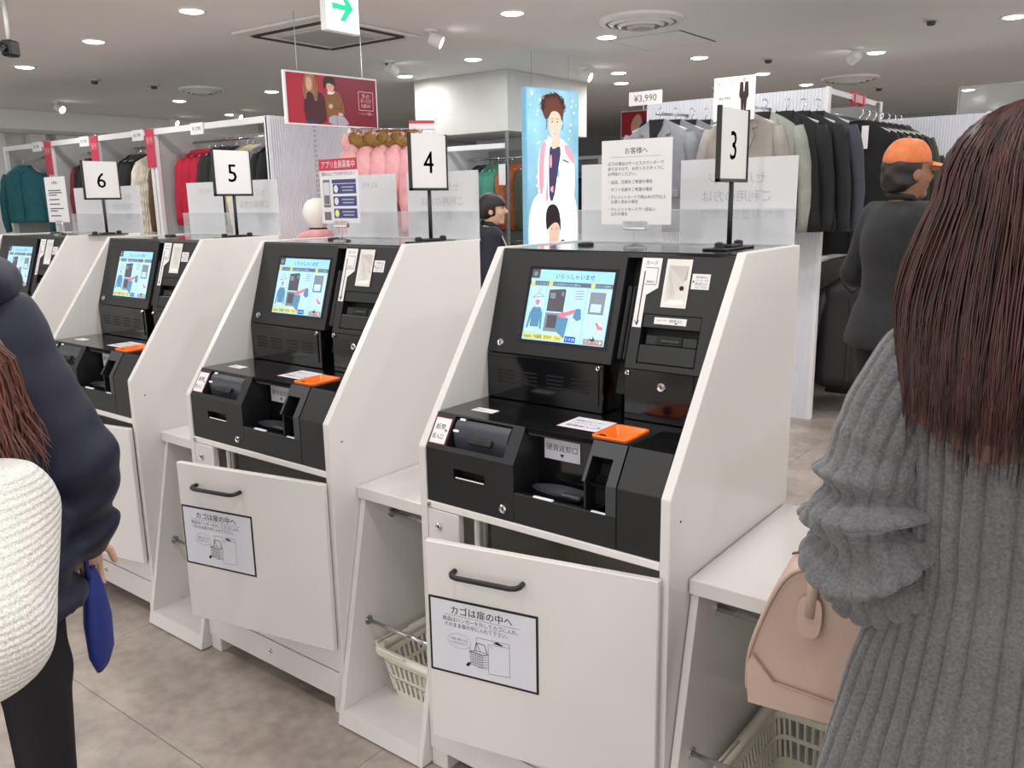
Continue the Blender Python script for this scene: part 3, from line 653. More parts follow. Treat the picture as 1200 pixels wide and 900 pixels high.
# ------------------------------------------------------------------ packing shelves between the kiosks
GW = P-W-.004
def make_shelf():
    s = thing('packing_shelf', '', 'shelf unit')
    prof = [(-.035, .004), (.10, .655), (.62, .655), (.62, .004)]
    for x in (0, GW-.018):
        q = obj('side_panel', MB().prism(prof, 0, x, x+.018, 'laminate'), s); md = q.modifiers.new('b', 'BEVEL'); md.width = .0015
    obj('top_board', MB().box(0, GW, .088, .64, .6555, .69, 'laminate', .002), s)
    obj('bottom_board', MB().prism([(-.034, .005), (-.024, .05), (.6, .05), (.6, .005)], 0, .0185, GW-.0185, 'laminate'), s)
    obj('back_panel', MB().box(.0185, GW-.0185, .60, .615, .05, .655, 'laminate_inner'), s)
    r = obj('hanging_rail', MB().tube([(.018, .20, .585), (GW-.018, .20, .585)], .0135, 'chrome', 12, flat=.7), s, smooth=True)
    for x in (.0185, GW-.0225): obj('rail_cup', MB().lathe([(.018, 0), (.018, .004)], 'chrome', 16, c=(x, .20, .585), axis=0), r, auto=40)
    r = obj('guard_rail', MB().tube([(.018, .085, .287), (GW-.018, .085, .287)], .006, 'chrome', 10), s, smooth=True)
    for x in (.0185, GW-.0225): obj('rail_cup', MB().lathe([(.014, 0), (.014, .004)], 'chrome', 16, c=(x, .085, .287), axis=0), r, auto=40)
    return s
shelf = make_shelf(); shelf.location = (W-P+.002, 0, 0)
shelf['label'] = 'white open packing shelf between the kiosks numbered three and four'; shelf['group'] = 'packing shelves between the kiosks'
for n, s in ((1, 'white open packing shelf between the kiosks numbered four and five'), (2, 'white open packing shelf left of kiosk five, behind the navy jacket'), (-1, 'white packing shelf at the right, behind the beige handbag')):
    dup(shelf, (W-P+.002-P*n, 0, 0), label=s)

# ------------------------------------------------------------------ shopping baskets
def make_basket():
    t = thing('shopping_basket', '', 'basket')
    rr = lambda w, d, z, r, n=5: [(sx*(w-r)+r*math.cos(a0+i*math.pi/2/n), sy*(d-r)+r*math.sin(a0+i*math.pi/2/n), z) for sx, sy, a0 in ((1, 1, 0), (-1, 1, math.pi/2), (-1, -1, math.pi), (1, -1, 1.5*math.pi)) for i in range(n+1)]
    lev = lambda z: (.105+.03*z/.2, .15+.035*z/.2)
    def band(z0, z1, mb, th=.003):
        a = lev(z0); b = lev(z1); mb.rings([rr(*a, z0, .035), rr(*b, z1, .035), rr(b[0]-th, b[1]-th, z1, .033), rr(a[0]-th, a[1]-th, z0, .033), rr(*a, z0, .035)], 'basket', False, False)
    obj('base', MB().rings([rr(.105, .15, 0, .035), rr(.105, .15, .004, .035)], 'basket'), t)
    s = MB()
    for z0, z1 in ((0, .03), (.078, .09), (.135, .155)): band(z0, z1, s)
    for z0, z1 in ((.03, .078), (.09, .135)):
        a = rr(*lev(z0), z0, .035, 4); b = rr(*lev(z1), z1, .035, 4)
        def seg(p, q, p1, q1, f):
            A = [p[i]+(q[i]-p[i])*f for i in range(3)]; B = [p1[i]+(q1[i]-p1[i])*f for i in range(3)]
            A2 = [p[i]+(q[i]-p[i])*f+(0) for i in range(3)]; s.tube([A, B], .0042, 'basket', 4, False)
        n = len(a)
        for i in range(n):
            p, q, p1, q1 = a[i], a[(i+1) % n], b[i], b[(i+1) % n]; L = math.dist(p, q); c = max(1, int(L/.0175))
            for j in range(c): seg(p, q, p1, q1, j/c)
    obj('slatted_side', s, t)
    a = lev(.155)
    obj('rim', MB().rings([rr(a[0], a[1], .155, .035), rr(a[0]+.016, a[1]+.016, .16, .04), rr(a[0]+.018, a[1]+.018, .178, .042), rr(a[0]+.004, a[1]+.004, .184, .036), rr(a[0]-.006, a[1]-.006, .176, .03), rr(a[0]-.004, a[1]-.004, .155, .033), rr(a[0], a[1], .155, .035)], 'basket', False, False), t, smooth=True)
    for sx in (-1, 1):
        obj('handle', MB().tube([(sx*.135, -.05, .186), (sx*.138, -.175, .189), (sx*.10, -.197, .189), (sx*.0, -.199, .189)] if sx < 0 else [(sx*.135, .05, .186), (sx*.138, .175, .189), (sx*.10, .197, .189), (sx*.0, .199, .189)], .0045, 'basket', 6), t, smooth=True)
    return t
bk = make_basket(); bk.scale = (1, 1, .9); bk.location = (-.155, .265, .0505); bk['label'] = 'cream plastic shopping basket in the shelf between kiosks three and four'; bk['group'] = 'shopping baskets in the shelves'
dup(bk, (.87, .33, .0505), label='cream plastic shopping basket under the beige handbag'); dup(bk, (-P-.155, .33, .0505), label='cream shopping basket almost hidden behind the open door of kiosk four')
dup(bk, (-2*P-.155, .33, .0505), label='cream shopping basket in the shelf left of kiosk five')

# ------------------------------------------------------------------ number stands on the kiosk tops
def number_stand(n, x):
    t = thing('number_stand', 'black framed stand with white card showing the numeral %s' % {3: 'three', 4: 'four', 5: 'five', 6: 'six'}[n], 'sign', (x, .50, 1.3485))
    b = MB().box(-.03, .03, -.085, .085, 0, .005, 'black_plastic', .002); b.box(-.02, .02, -.03, .03, .004, .012, 'black_plastic', .003)
    bo = obj('base', b, t)
    for y in (-.055, .055): obj('base_screw', MB().lathe([(.011, .004), (.011, .016), (.006, .019)], 'black_plastic', 12, c=(0, y, 0)), bo, auto=40)
    obj('pole', MB().tube([(0, 0, .005), (0, 0, .16)], .006, 'black_plastic', 10), t, smooth=True)
    f = MB(); H = .165; w = .0825; z0 = .155
    f.box(-.005, .006, -w, w, z0, z0+.008, 'black_plastic', .001); f.box(-.005, .006, -w, -w+.007, z0, z0+H+.003, 'black_plastic', .001); f.box(-.005, .006, w-.004, w, z0, z0+H+.003, 'black_plastic', .001)
    obj('frame', f, t)
    c = MB().box(-.002, .002, -w+.007, w-.004, z0+.008, z0+H, 'paper')
    FA = frame((.0021, 0, 0), (0, 1, 0), (0, 0, 1)); tx = MB()
    for dx in (-.0008, 0, .0008): tx.text(str(n), dx, z0+.052, .092, .0003, 'ink')
    c.join(tx, FA); tb = MB().text(str(n), 0, z0+.052, .092, .0003, 'ink_soft'); obj('number_card', c, t)
    return t
for n, x in ((3, .57), (4, -.40), (5, -1.40), (6, -2.38)): number_stand(n, x)

# ------------------------------------------------------------------ notices in clear clips
def clip_notice(name, label, loc, w, h, rz, draw, tilt=0.0):
    t = thing(name, label, 'sign', loc, rz)
    c = MB().lathe([(.03, 0), (.03, .005), (.012, .009), (.0035, .012), (.003, .045)], 'acrylic_clear', 18); c.box(-.035, .035, -.005, .006, .045, .066, 'acrylic_clear', .003)
    c.box(-.03, .03, -.0062, -.0052, .047, .051, 'chrome'); obj('clear_clip', c, t, auto=40)
    p = MB().box(-w/2, w/2, -.0012, .0004, .058, .058+h, 'paper'); q = MB(); draw(q, w, h)
    p.join(q, frame((0, -.0013, .058), (1, 0, 0), (0, 0, 1))); obj('card', p, t); return t
def draw3(q, w, h):
    q.text('お客様へ', 0, h*.84, .0165, .0002, 'ink', maxw=.07); q.line([(-w*.38, h*.80), (w*.36, h*.80)], .0006, .0002, 'ink_soft')
    for y, s, b in ((.705, '以下の場合はサービスカウンターで', 0), (.645, '承りますので、お近くのスタッフに', 0), (.585, 'お声掛けください。', 0), (.49, '・返品、交換をご希望の場合', 1), (.40, '・ギフト包装をご希望の場合', 1), (.31, '・クレジットカードで税込み3万円以上', 1), (.255, '　お買い求めの場合', 1), (.165, '・クレジットカードで一括払い', 1), (.11, '　以外の場合', 1)):
        q.text(s, -w*.41, h*y, .0098, .0002, 'ink', 'LEFT', maxw=w*.82)
clip_notice('notice_stand', 'white notice headed お客様へ in a clear clip on kiosk three', (.343, .45, 1.3485), .196, .205, 0, draw3)
def draw4(q, w, h):
    q.quad((-w/2, h*.82, .0002), (w/2, h*.82, .0002), (w/2, h, .0002), (-w/2, h, .0002), 'ad_red'); q.text('アプリ会員募集中', 0, h*.865, .025, .0004, 'paper', maxw=w*.86)
    q.text('登録かんたん！アプリを今すぐダウンロード', 0, h*.745, .0135, .0003, 'ink', maxw=w*.88)
    def R(a, b, c, d, m, z=.0003): q.quad((w*a, h*c, z), (w*b, h*c, z), (w*b, h*d, z), (w*a, h*d, z), m)
    R(-.42, -.24, .25, .68, 'ad_grey'); R(-.41, -.25, .29, .64, 'paper_lilac', .0005); R(-.40, -.26, .30, .44, 'ad_grey', .0006); R(-.42, -.24, .05, .18, 'ad_grey')
    R(-.18, .44, .62, .68, 'ad_blue')
    for i, (y, m) in enumerate(((.46, 'paper'), (.27, 'paper'), (.08, 'scr_yellow'))):
        R(-.16, .44, y, y+.15, 'ad_blue'); q.disc((-w*.08, h*(y+.075), .0005), .010, .012, m, 16); q.line([(w*.06, h*(y+.10)), (w*.38, h*(y+.10))], .004, .0005, 'ink_pale'); q.line([(w*.08, h*(y+.05)), (w*.36, h*(y+.05))], .004, .0005, 'ink_pale')
clip_notice('app_notice_stand', 'red and white app membership notice in a clear clip on kiosk four', (-.75, .45, 1.3485), .185, .205, 0, draw4)
def draw6(q, w, h):
    q.text('お客様へ', 0, h*.84, .0165, .0002, 'ink', maxw=.07)
    for y, b in ((.70, .62), (.65, .66), (.60, .4), (.50, .5), (.40, .5), (.30, .66), (.25, .36), (.14, .5)): q.line([(-w*.36, h*y), (-w*.36+w*b, h*y)], .005, .0002, 'ink_soft')
clip_notice('notice_stand', 'pale pinkish notice in a clear clip on kiosk six at the far left', (-2.71, .45, 1.3485), .20, .205, 0, draw6)
# sheets and acrylic screens behind the kiosks
for n in range(-0, 4):
    x0 = -P*n
    nm = ('three', 'four', 'five', 'six')[n]
    t = thing('acrylic_screen', 'clear acrylic screen with white sheets standing behind kiosk '+nm, 'screen', (x0, .675, 0), 0, 'acrylic screens behind the kiosks')
    obj('acrylic_pane', MB().box(.0, .664, .0, .004, 1.30, 1.437, 'acrylic', .001), t)
    obj('pane_edge', MB().box(.0, .664, -.0005, .0045, 1.437, 1.4395, 'acrylic_edge'), t)
    obj('pane_base', MB().box(.0, .664, -.01, .012, 1.345, 1.352, 'acrylic_edge'), t)
    for a, b in ((.03, .29), (.345, .66)):
        c = MB().box(a, b, .012, .014, 1.345, 1.567, 'sheet'); m = (a+b)/2
        if a > .3:
            for y, s in ((1.505, 'セルフレジ'), (1.46, 'ご利用の方は'), (1.415, '奥へお並びください')): c.join(MB().text(s, 0, 0, .032, 0, 'ink_pale', maxw=.26, flip=True), frame((m, .0118, y), (1, 0, 0), (0, 0, 1)))
        else: c.join(MB().text('¥3,990', 0, 0, .03, 0, 'ink_pale', flip=True), frame((m, .0118, 1.52), (1, 0, 0), (0, 0, 1)))
        obj('white_sheet', c, t)
    obj('top_cap', MB().lathe([(.022, 0), (.022, .005), (.018, .008)], 'black_plastic', 16, c=(.155, -.16, 1.349)), t, auto=40)
# ================================================================== shop fittings and clothes behind the kiosks
def ribbed(x0, y0, x1, y1, z0, z1, pitch=.022, dep=.006, mat='ribbed_paint', th=.03):
    # upright board from (x0,y0) to (x1,y1) with vertical ribs on its right-hand side
    L = math.hypot(x1-x0, y1-y0); n = int(L/pitch); mb = MB(); a = []
    for i in range(n):
        u = i*L/n; p = L/n; a += [(u, 0), (u+p*.62, 0), (u+p*.7, -dep), (u+p*.92, -dep)]
    a += [(L, 0), (L, th), (0, th)]
    mb.prism(a, 2, z0, z1, mat); return mb.xf(T(x0, y0, 0) @ RZ(math.atan2(y1-y0, x1-x0)))

def garment(label, mat, loc, rz, L=.75, w=.225, d=.07, sleeve=.58, style='jacket', cat='jacket', name=None, group=None, n=26, flare=1.04):
    t = thing(name or {'jacket': 'hanging_jacket', 'coat': 'hanging_coat', 'suit': 'suit_jacket', 'puffer': 'puffer_jacket', 'hood': 'hanging_hoodie', 'fringe': 'fringed_coat', 'knit': 'hanging_sweater'}[style], label, cat, loc, rz, group)
    rg = random.Random(hash(label) % 9973 if False else len(label)*131+int(abs(loc[0])*977+abs(loc[1])*577))
    ph = [rg.uniform(0, 6.28) for _ in range(6)]
    prof = [(-.062, .04, .035), (-.075, .07, .045), (-.10, .12, .055), (-.135, .175, .062), (-.17, w*.93, .068), (-.26, w*.97, d), (-.40, w*.95, d*1.05), (-.55, w*.97, d), (-.7, w, d*.95), (-1, w*flare, d*.95)]
    zs = [p[0] for p in prof if p[0] > -.6]
    k = 9
    zz = [-.062, -.075, -.10, -.135, -.17, -.22]+[-.22-(L-.22)*(i+1)/k for i in range(k)]
    rings = []
    for z in zz:
        for i in range(len(prof)-1):
            if prof[i][0] >= z >= prof[i+1][0]:
                f = (prof[i][0]-z)/(prof[i][0]-prof[i+1][0]); hw = prof[i][1]+(prof[i+1][1]-prof[i][1])*f; hd_ = prof[i][2]+(prof[i+1][2]-prof[i][2])*f; break
        else: hw, hd_ = w*flare, d*.95
        tt = max(0, min(1, (-z-.15)/.5)); ring = []
        for j in range(n):
            a = 2*math.pi*j/n; c, s = math.cos(a), math.sin(a)
            q = 1+tt*(.07*math.sin(5*a+ph[0]+z*2)+.05*math.sin(9*a+ph[1]-z*3)+.04*math.sin(3*a+ph[2]))
            if style == 'puffer': q *= 1+.10*math.cos(z*2*math.pi/.105)
            ring.append((hw*math.copysign(abs(c)**.75, c)*(1+.02*tt*math.sin(7*z*4+ph[3])), hd_*math.copysign(abs(s)**.8, s)*q, z))
        rings.append(ring)
    body = MB().rings(rings, mat); bo = obj('body', body, t, smooth=True)
    for sx in (-1, 1):
        pts = []; rr = []
        for i in range(9):
            f = i/8; pts.append((sx*(w*.86+.055*math.sin(f*2.2)+.012*f), (-.012+.03*math.sin(f*3+ph[4]))*f, -.155-f*sleeve)); r = .068-.026*f
            if style == 'puffer': r *= 1.25+.1*math.cos(f*30)
            else: r *= 1+.06*math.sin(f*17+ph[5])
            rr.append(r if i else .045)
        obj('sleeve', MB().tube(pts, rr, mat, 12, flat=.75), t, smooth=True)
    hg = MB().tube([(0, 0, -.08), (0, 0, -.045), (.012, 0, -.03), (.02, 0, -.012), (.012, 0, .006), (0, 0, .010), (-.012, 0, .004)], .0035, 'chrome', 6)
    hg.tube([(-w*.8, 0, -.135), (-.05, 0, -.085), (0, 0, -.075), (.05, 0, -.085), (w*.8, 0, -.135)], [.008, .012, .012, .012, .008], 'pale_plastic', 6)
    obj('hanger', hg, t, smooth=True)
    y = -.066
    if style == 'suit':
        c = MB(); c.add([(-.05, y+.012, -.066), (.05, y+.012, -.066), (.035, y-.012, -.2), (0, y-.016, -.36), (-.035, y-.012, -.2)], [(0, 1, 2, 3, 4)], 'g_black'); obj('lining', c, t)
        for sx in (-1, 1):
            P_ = [(sx*.045, y+.02, -.058), (sx*.085, y+.006, -.10), (sx*.105, y-.008, -.155), (sx*.075, y-.012, -.165), (sx*.092, y-.016, -.205), (sx*.012, y-.026, -.40), (0, y-.022, -.38), (sx*.03, y-.012, -.2)]
            c = MB(); Q = [(p[0], p[1]+.008, p[2]) for p in P_]; nn = len(P_)
            c.add(P_+Q, [tuple(range(nn))]+[tuple(range(nn, 2*nn))[::-1]]+[(i, (i+1) % nn, nn+(i+1) % nn, nn+i) for i in range(nn)], mat); obj('lapel', c, t)
        for i in range(4): obj('cuff_button', MB().lathe([(.006, 0), (.006, -.004)], 'ink', 8, c=(w*.99, -.045, -.155-sleeve+.02+.016*i), axis=1), t)
        obj('pocket_flap', MB().box(.06, .17, y-.012, y, -.56, -.51, mat, .004), t)
    elif style in ('jacket', 'coat'):
        c = MB().tube([(-.06, .03, -.07), (-.075, -.02, -.085), (-.035, -.055, -.12), (0, -.068, -.155), (.035, -.055, -.12), (.075, -.02, -.085), (.06, .03, -.07)], .022, mat, 8, flat=.6); obj('collar', c, t, smooth=True)
        obj('front_placket', MB().box(-.012, .012, -d*1.14, -d*1.02, -L+.03, -.2, mat, .004), t)
    elif style == 'hood':
        c = MB().lathe([(.03, -.06), (.085, -.075), (.10, -.12), (.09, -.17), (.05, -.2)], mat, 14, c=(0, .02, .0)); obj('hood', c, t, smooth=True)
    elif style == 'puffer':
        c = MB(); rg2 = random.Random(int(abs(loc[0])*100)); pts = []; rr = []
        for i in range(25):
            a = math.pi*2*i/24; pts.append((.10*math.cos(a), -.03+.055*math.sin(a), -.085+.035*math.sin(a))); rr.append(.042*rg2.uniform(.8, 1.25))
        hb = obj('hood', MB().lathe([(.02, -.01), (.09, -.03), (.11, -.09), (.08, -.16)], mat, 14, c=(0, .03, 0)), t, smooth=True)
        fm = MB().tube(pts, rr, 'g_fur', 9)
        for i in range(260):
            a = rg2.uniform(0, 6.28); b = rg2.uniform(0, 6.28); c0 = Vector((.10*math.cos(a), -.03+.055*math.sin(a), -.085+.035*math.sin(a))); dr = Vector((math.cos(a)*math.cos(b), math.sin(a)*math.cos(b)-.4, math.sin(b))); fm.tube([c0+dr*.03, c0+dr*.062], [.004, .0008], 'g_fur', 3, False)
        obj('fur_trim', fm, hb, label='golden brown fur trim')
    if style == 'fringe':
        fr = MB(); rg2 = random.Random(5)
        for z, rw in ((-.16, .8), (-.24, .98), (-.33, 1.0), (-.42, 1.02), (-.51, 1.04), (-.6, 1.06), (-.69, 1.1), (-.78, 1.1), (-L+.02, 1.1)):
            for i in range(40):
                a = 6.283*i/40; x, yv = w*rw*math.cos(a), d*1.05*math.sin(a); ln = rg2.uniform(.08, .14); fr.tube([(x, yv, z), (x*1.06, yv*1.15-.01, z-ln*.5), (x*1.08, yv*1.2, z-ln)], [.009, .009, .003], mat, 4)
        fo = obj('fringe', fr, t); fo['kind'] = 'stuff'
    return t

def rail(mb, a, b, r=.012): return mb.tube([a, b], r, 'chrome', 10)
# ---- bays at the left (their fronts run along x at y 2.66)
bx = [-8.65, -7.6, -6.67, -5.68, -4.04]
names = ['leftmost bay by the soffit with the teal jacket', 'bay left of sign six with dark jackets', 'middle bay holding black clothes and the white fringed coat', 'bay behind sign five with red hoodies']
for i in range(4):
    a, b = bx[i]+.012, bx[i+1]-.012
    t = thing('clothing_rack', 'white framed clothing rack, '+names[i], 'clothing rack', ((a+b)/2, 2.66, 0)); h = (b-a)/2
    obj('back_panel', MB().box(-h, h, .80, .83, .0, 2.1, 'grey_panel'), t)
    for sx in (-1, 1):
        x = sx*(h-.02); obj('post', MB().box(x-.02, x+.02, 0, .04, 0, 2.12, 'white_paint', .003), t)
        if i < 3 or sx < 0: obj('side_panel', MB().box(x-.012, x+.012, .04, .80, 0, 2.1, 'grey_panel', .002), t)
    obj('top_beam', MB().box(-h+.04, h-.04, 0, .035, 2.07, 2.12, 'white_paint', .003), t)
    obj('hanging_rail', rail(MB(), (-h+.02, .38, 2.02), (h-.02, .38, 2.02)), t, smooth=True)
    obj('base_board', MB().box(-h, h, .05, .8, .0, .12, 'white_paint', .004), t)
    if i == 3:
        obj('ribbed_side_wall', ribbed(h+.012, 0, h+.012, 1.1, 0, 2.12, th=.03), t)
        c = MB()
        for q in range(52): c.box(h+.0125, h+.0165, .425, .445, .12+q*.038, .14+q*.038, 'grey_panel')
        obj('bracket_slots', c, t)
    for fx in ((.3,) if i != 3 else (-.1,)):
        c = MB().box(fx-.09, fx+.09, -.012, -.002, 2.035, 2.125, 'paper'); c.join(MB().text('¥1,990', fx, 2.065, .045, 0, 'ink_soft', maxw=.12), frame((0, -.0125, 0), (1, 0, 0), (0, 0, 1))); obj('price_card', c, t)
for x, s in ((-5.69, 'on the post right of sign six'), (-6.66, 'on the post left of sign six'), (-7.6, 'on the post at the far left')):
    t = thing('promo_flag', 'small red promotional flag '+s, 'flag', (x, 2.655, 1.80))
    q = MB().box(-.07, .07, -.004, 0, 0, .32, 'ad_red', .002); q.join(MB().text('新作', 0, .2, .07, 0, 'poster_pink', maxw=.1), frame((0, -.0045, 0), (1, 0, 0), (0, 0, 1))); obj('cloth', q, t)
    obj('rod', MB().tube([(-.08, 0, .322), (.08, 0, .322)], .005, 'chrome', 6), t, smooth=True)
HZ = 2.02
row = [(-5.52, 'g_red', 'hood', .68, 'red hoodie, first on the rail behind sign five'), (-5.42, 'g_red', 'hood', .68, 'red hoodie, second on the rail behind sign five'), (-5.31, 'g_red', 'hood', .66, 'red hoodie, third and rightmost of the red ones'),
       (-5.18, 'g_char', 'jacket', .7, 'charcoal jacket right of the red hoodies'), (-5.08, 'g_black', 'jacket', .72, 'black jacket hidden behind sign five'), (-4.97, 'g_char', 'jacket', .7, 'dark grey jacket behind the right edge of sign five'),
       (-4.84, 'g_taupe', 'knit', .62, 'taupe sweater left of the cream ones'), (-4.75, 'g_cream', 'knit', .66, 'cream sweater right of sign five'), (-4.67, 'g_cream', 'knit', .66, 'second cream sweater right of sign five'),
       (-4.58, 'g_grey', 'knit', .68, 'grey sweater right of the cream sweaters'), (-4.48, 'g_black', 'coat', .95, 'long black coat beside the ribbed side wall'), (-4.38, 'g_black', 'coat', .98, 'last long black coat by the ribbed side wall'),
       (-6.62, 'g_black', 'jacket', .85, 'first black jacket in the middle bay'), (-6.57, 'g_black', 'jacket', .85, 'second black jacket in the middle bay'), (-6.52, 'g_char', 'jacket', .85, 'third black jacket in the middle bay'),
       (-6.47, 'g_black', 'jacket', .88, 'fourth black jacket in the middle bay'), (-6.41, 'g_black', 'jacket', .86, 'fifth black jacket, behind the white fringed coat'), (-5.82, 'g_char', 'jacket', .8, 'dark jacket at the right end of the middle bay'),
       (-7.48, 'g_maroon', 'jacket', .72, 'dark red jacket left of sign six'), (-7.38, 'g_black', 'jacket', .75, 'first black jacket left of sign six'), (-7.29, 'g_char', 'jacket', .75, 'second dark jacket left of sign six'),
       (-7.2, 'g_black', 'jacket', .75, 'third black jacket left of sign six'), (-7.1, 'g_black', 'jacket', .75, 'black jacket behind the left edge of sign six'), (-7.0, 'g_char', 'jacket', .75, 'charcoal jacket behind the middle of sign six'), (-6.9, 'g_black', 'jacket', .75, 'black jacket behind the right edge of sign six'),
       (-7.75, 'g_maroon', 'jacket', .8, 'dark red jacket right of the teal one'), (-7.86, 'g_cream', 'knit', .95, 'cream garment right of the teal jacket')]
for x, m, st, L, s in row:
    garment(s, m, (x, 3.04+random.uniform(-.02, .02), HZ), math.pi/2+random.uniform(-.12, .12), L, .21, .042, .56, st, {'hood': 'hoodie', 'knit': 'sweater', 'coat': 'coat'}.get(st, 'jacket'), group='clothes on the left racks')
garment('teal jacket facing out at the far left', 'g_teal', (-8.35, 2.72, 1.98), .55, .66, .235, .09, .6, 'jacket', group='clothes on the left racks')
garment('navy jacket at the left picture edge', 'g_navy', (-8.75, 2.2, 1.95), .55, .8, .235, .09, .6, 'jacket', group='clothes on the left racks')
garment('shaggy white fringed coat facing out in the middle bay', 'g_white', (-6.17, 2.96, 2.0), 1.0, .92, .17, .09, .6, 'fringe', 'coat', group='clothes on the left racks')
garment('dark brown coat right of the white fringed coat', 'g_brown', (-5.94, 3.0, 2.0), 1.25, .95, .17, .07, .6, 'coat', 'coat', group='clothes on the left racks')

# ---- pink puffer jackets behind the ribbed wall
t = thing('garment_stand', 'low white rail stand holding the pink puffer jackets', 'clothing rack', (-3.08, 3.0, 0), math.radians(45))
for x in (-.3, .3): obj('upright', MB().box(x-.012, x+.012, -.012, .012, 0, 1.99, 'white_paint', .003), t)
obj('hanging_rail', rail(MB(), (-.3, 0, 1.98), (.3, 0, 1.98), .008), t, smooth=True); obj('foot_bar', MB().box(-.32, .32, -.22, .22, 0, .03, 'white_paint', .004), t)
c = MB().box(.12, .30, -.02, -.012, 1.975, 2.035, 'paper'); c.box(.12, .30, -.0225, -.0205, 2.015, 2.035, 'ad_red'); obj('price_card', c, t)
for i in range(5):
    f = -.23+.10*i
    garment('pink puffer jacket with fur hood, %s from the left on the low stand' % ('first', 'second', 'third', 'fourth', 'fifth')[i], 'g_pink', (-3.08+.707*f, 3.0+.707*f, 1.975), math.radians(45+62), .75, .19, .055, .55, 'puffer', group='pink puffer jackets')

# ---- mannequin by the ribbed wall
t = thing('mannequin', 'faceless white mannequin in a pink jacket by the ribbed side wall', 'mannequin', (-3.53, 2.65, 0), -.6)
mm = MB(); ringE = lambda z, rx, ry, cx=0, cy=0, n=20: [(cx+rx*math.cos(2*math.pi*i/n), cy+ry*math.sin(2*math.pi*i/n), z) for i in range(n)]
mm.rings([ringE(.02, .10, .09), ringE(.5, .075, .075), ringE(.8, .15, .11), ringE(.95, .13, .09), ringE(1.1, .16, .10), ringE(1.22, .17, .09), ringE(1.265, .06, .055), ringE(1.295, .045, .05), ringE(1.315, .055, .065, 0, -.005), ringE(1.35, .068, .085, 0, -.01), ringE(1.41, .075, .098, 0, -.008), ringE(1.46, .072, .092), ringE(1.495, .05, .065), ringE(1.51, .02, .025)], 'mannequin'); obj('figure', mm, t, smooth=True)
jk = MB().rings([ringE(.75, .21, .15), ringE(.9, .2, .14), ringE(1.05, .215, .145), ringE(1.2, .2, .13), ringE(1.245, .13, .11), ringE(1.275, .1, .095), ringE(1.265, .085, .08)], 'g_pink', cap1=False); jo = obj('pink_jacket', jk, t, smooth=True)
for sx in (-1, 1): obj('sleeve', MB().tube([(sx*.17, 0, 1.2), (sx*.25, 0, 1.08), (sx*.27, 0, .85), (sx*.26, -.03, .7)], [.07, .08, .065, .05], 'g_pink', 12), jo, smooth=True)
c = MB(); c.tube([(-.13, .06, 1.25), (-.11, -.06, 1.25), (0, -.12, 1.22), (.11, -.06, 1.25), (.13, .06, 1.25)], .04, 'g_pink', 8); obj('fur_collar', c, jo, smooth=True)
obj('black_scarf', MB().rings([ringE(1.262, .085, .08), ringE(1.285, .07, .07), ringE(1.30, .055, .06)], 'g_black', False, False), t, smooth=True)
obj('base_plate', MB().lathe([(.17, 0), (.17, .012), (.16, .02)], 'chrome', 28), t, auto=40)

# ---- rack and clothes built solid in place of the mirrored pillar's reflection
t = thing('clothing_rack', 'white framed clothing rack standing in for a reflection in the pillar mirror', 'clothing rack', (-4.45, 5.32, 0))
for x in (-.22,): obj('divider_panel', MB().box(x-.015, x+.015, .0, .7, 0, 2.0, 'white_paint', .002), t)
obj('top_beam', MB().box(-.6, .56, 0, .04, 1.97, 2.02, 'white_paint', .003), t); obj('back_panel', MB().box(-.6, .5, .74, .76, 0, 2.0, 'grey_panel'), t)
obj('hanging_rail', rail(MB(), (-.6, .36, 1.90), (.56, .36, 1.90)), t, smooth=True)
c = MB().box(.50, .60, -.02, -.012, 1.62, 1.82, 'paper'); obj('price_card', c, t)
for i, (x, m, s, L) in enumerate(((-4.93, 'g_lblue', 'pale blue shirt left of the white divider under the pillar', .7), (-4.85, 'g_lblue', 'second pale blue shirt beside the white divider', .75), (-4.76, 'g_lblue', 'third pale blue shirt touching the white divider', .72), (-4.5, 'g_navy', 'first navy sweater under the pillar', .68), (-4.42, 'g_navy', 'second navy sweater under the pillar', .68),
                               (-4.34, 'g_green', 'first sea green sweater under the pillar', .72), (-4.26, 'g_green', 'second sea green sweater under the pillar', .72), (-4.18, 'g_green', 'third sea green sweater beside the steel post', .74),
                               (-4.08, 'g_orange', 'first rust orange sweater under the pillar', .74), (-4.0, 'g_orange', 'second rust orange sweater under the pillar', .74), (-3.92, 'g_orange', 'third rust orange sweater beside the lit poster', .74), (-3.84, 'g_olive', 'olive sweater touching the lit poster edge', .74))):
    garment(s, m, (x, 5.68, 1.90), math.pi/2+random.uniform(-.1, .1), L, .21, .042, .56, 'knit', 'sweater', group='reflected sweaters in the pillar mirror')
t = thing('reflected_trousers_rack', 'dark rack of black trousers, reflected under the orange sweaters', 'trousers', (-4.05, 5.6, 0))
for i in range(6): obj('trousers', MB().box(-.28+i*.09, -.215+i*.09, -.2, .2, .25, 1.02, 'g_black', .02), t)
obj('hanging_rail', rail(MB(), (-.3, 0, 1.06), (.3, 0, 1.06)), t, smooth=True)
for x in (-.3, .3): obj('upright', MB().box(x-.012, x+.012, -.012, .012, 0, 1.07, 'steel'), t)

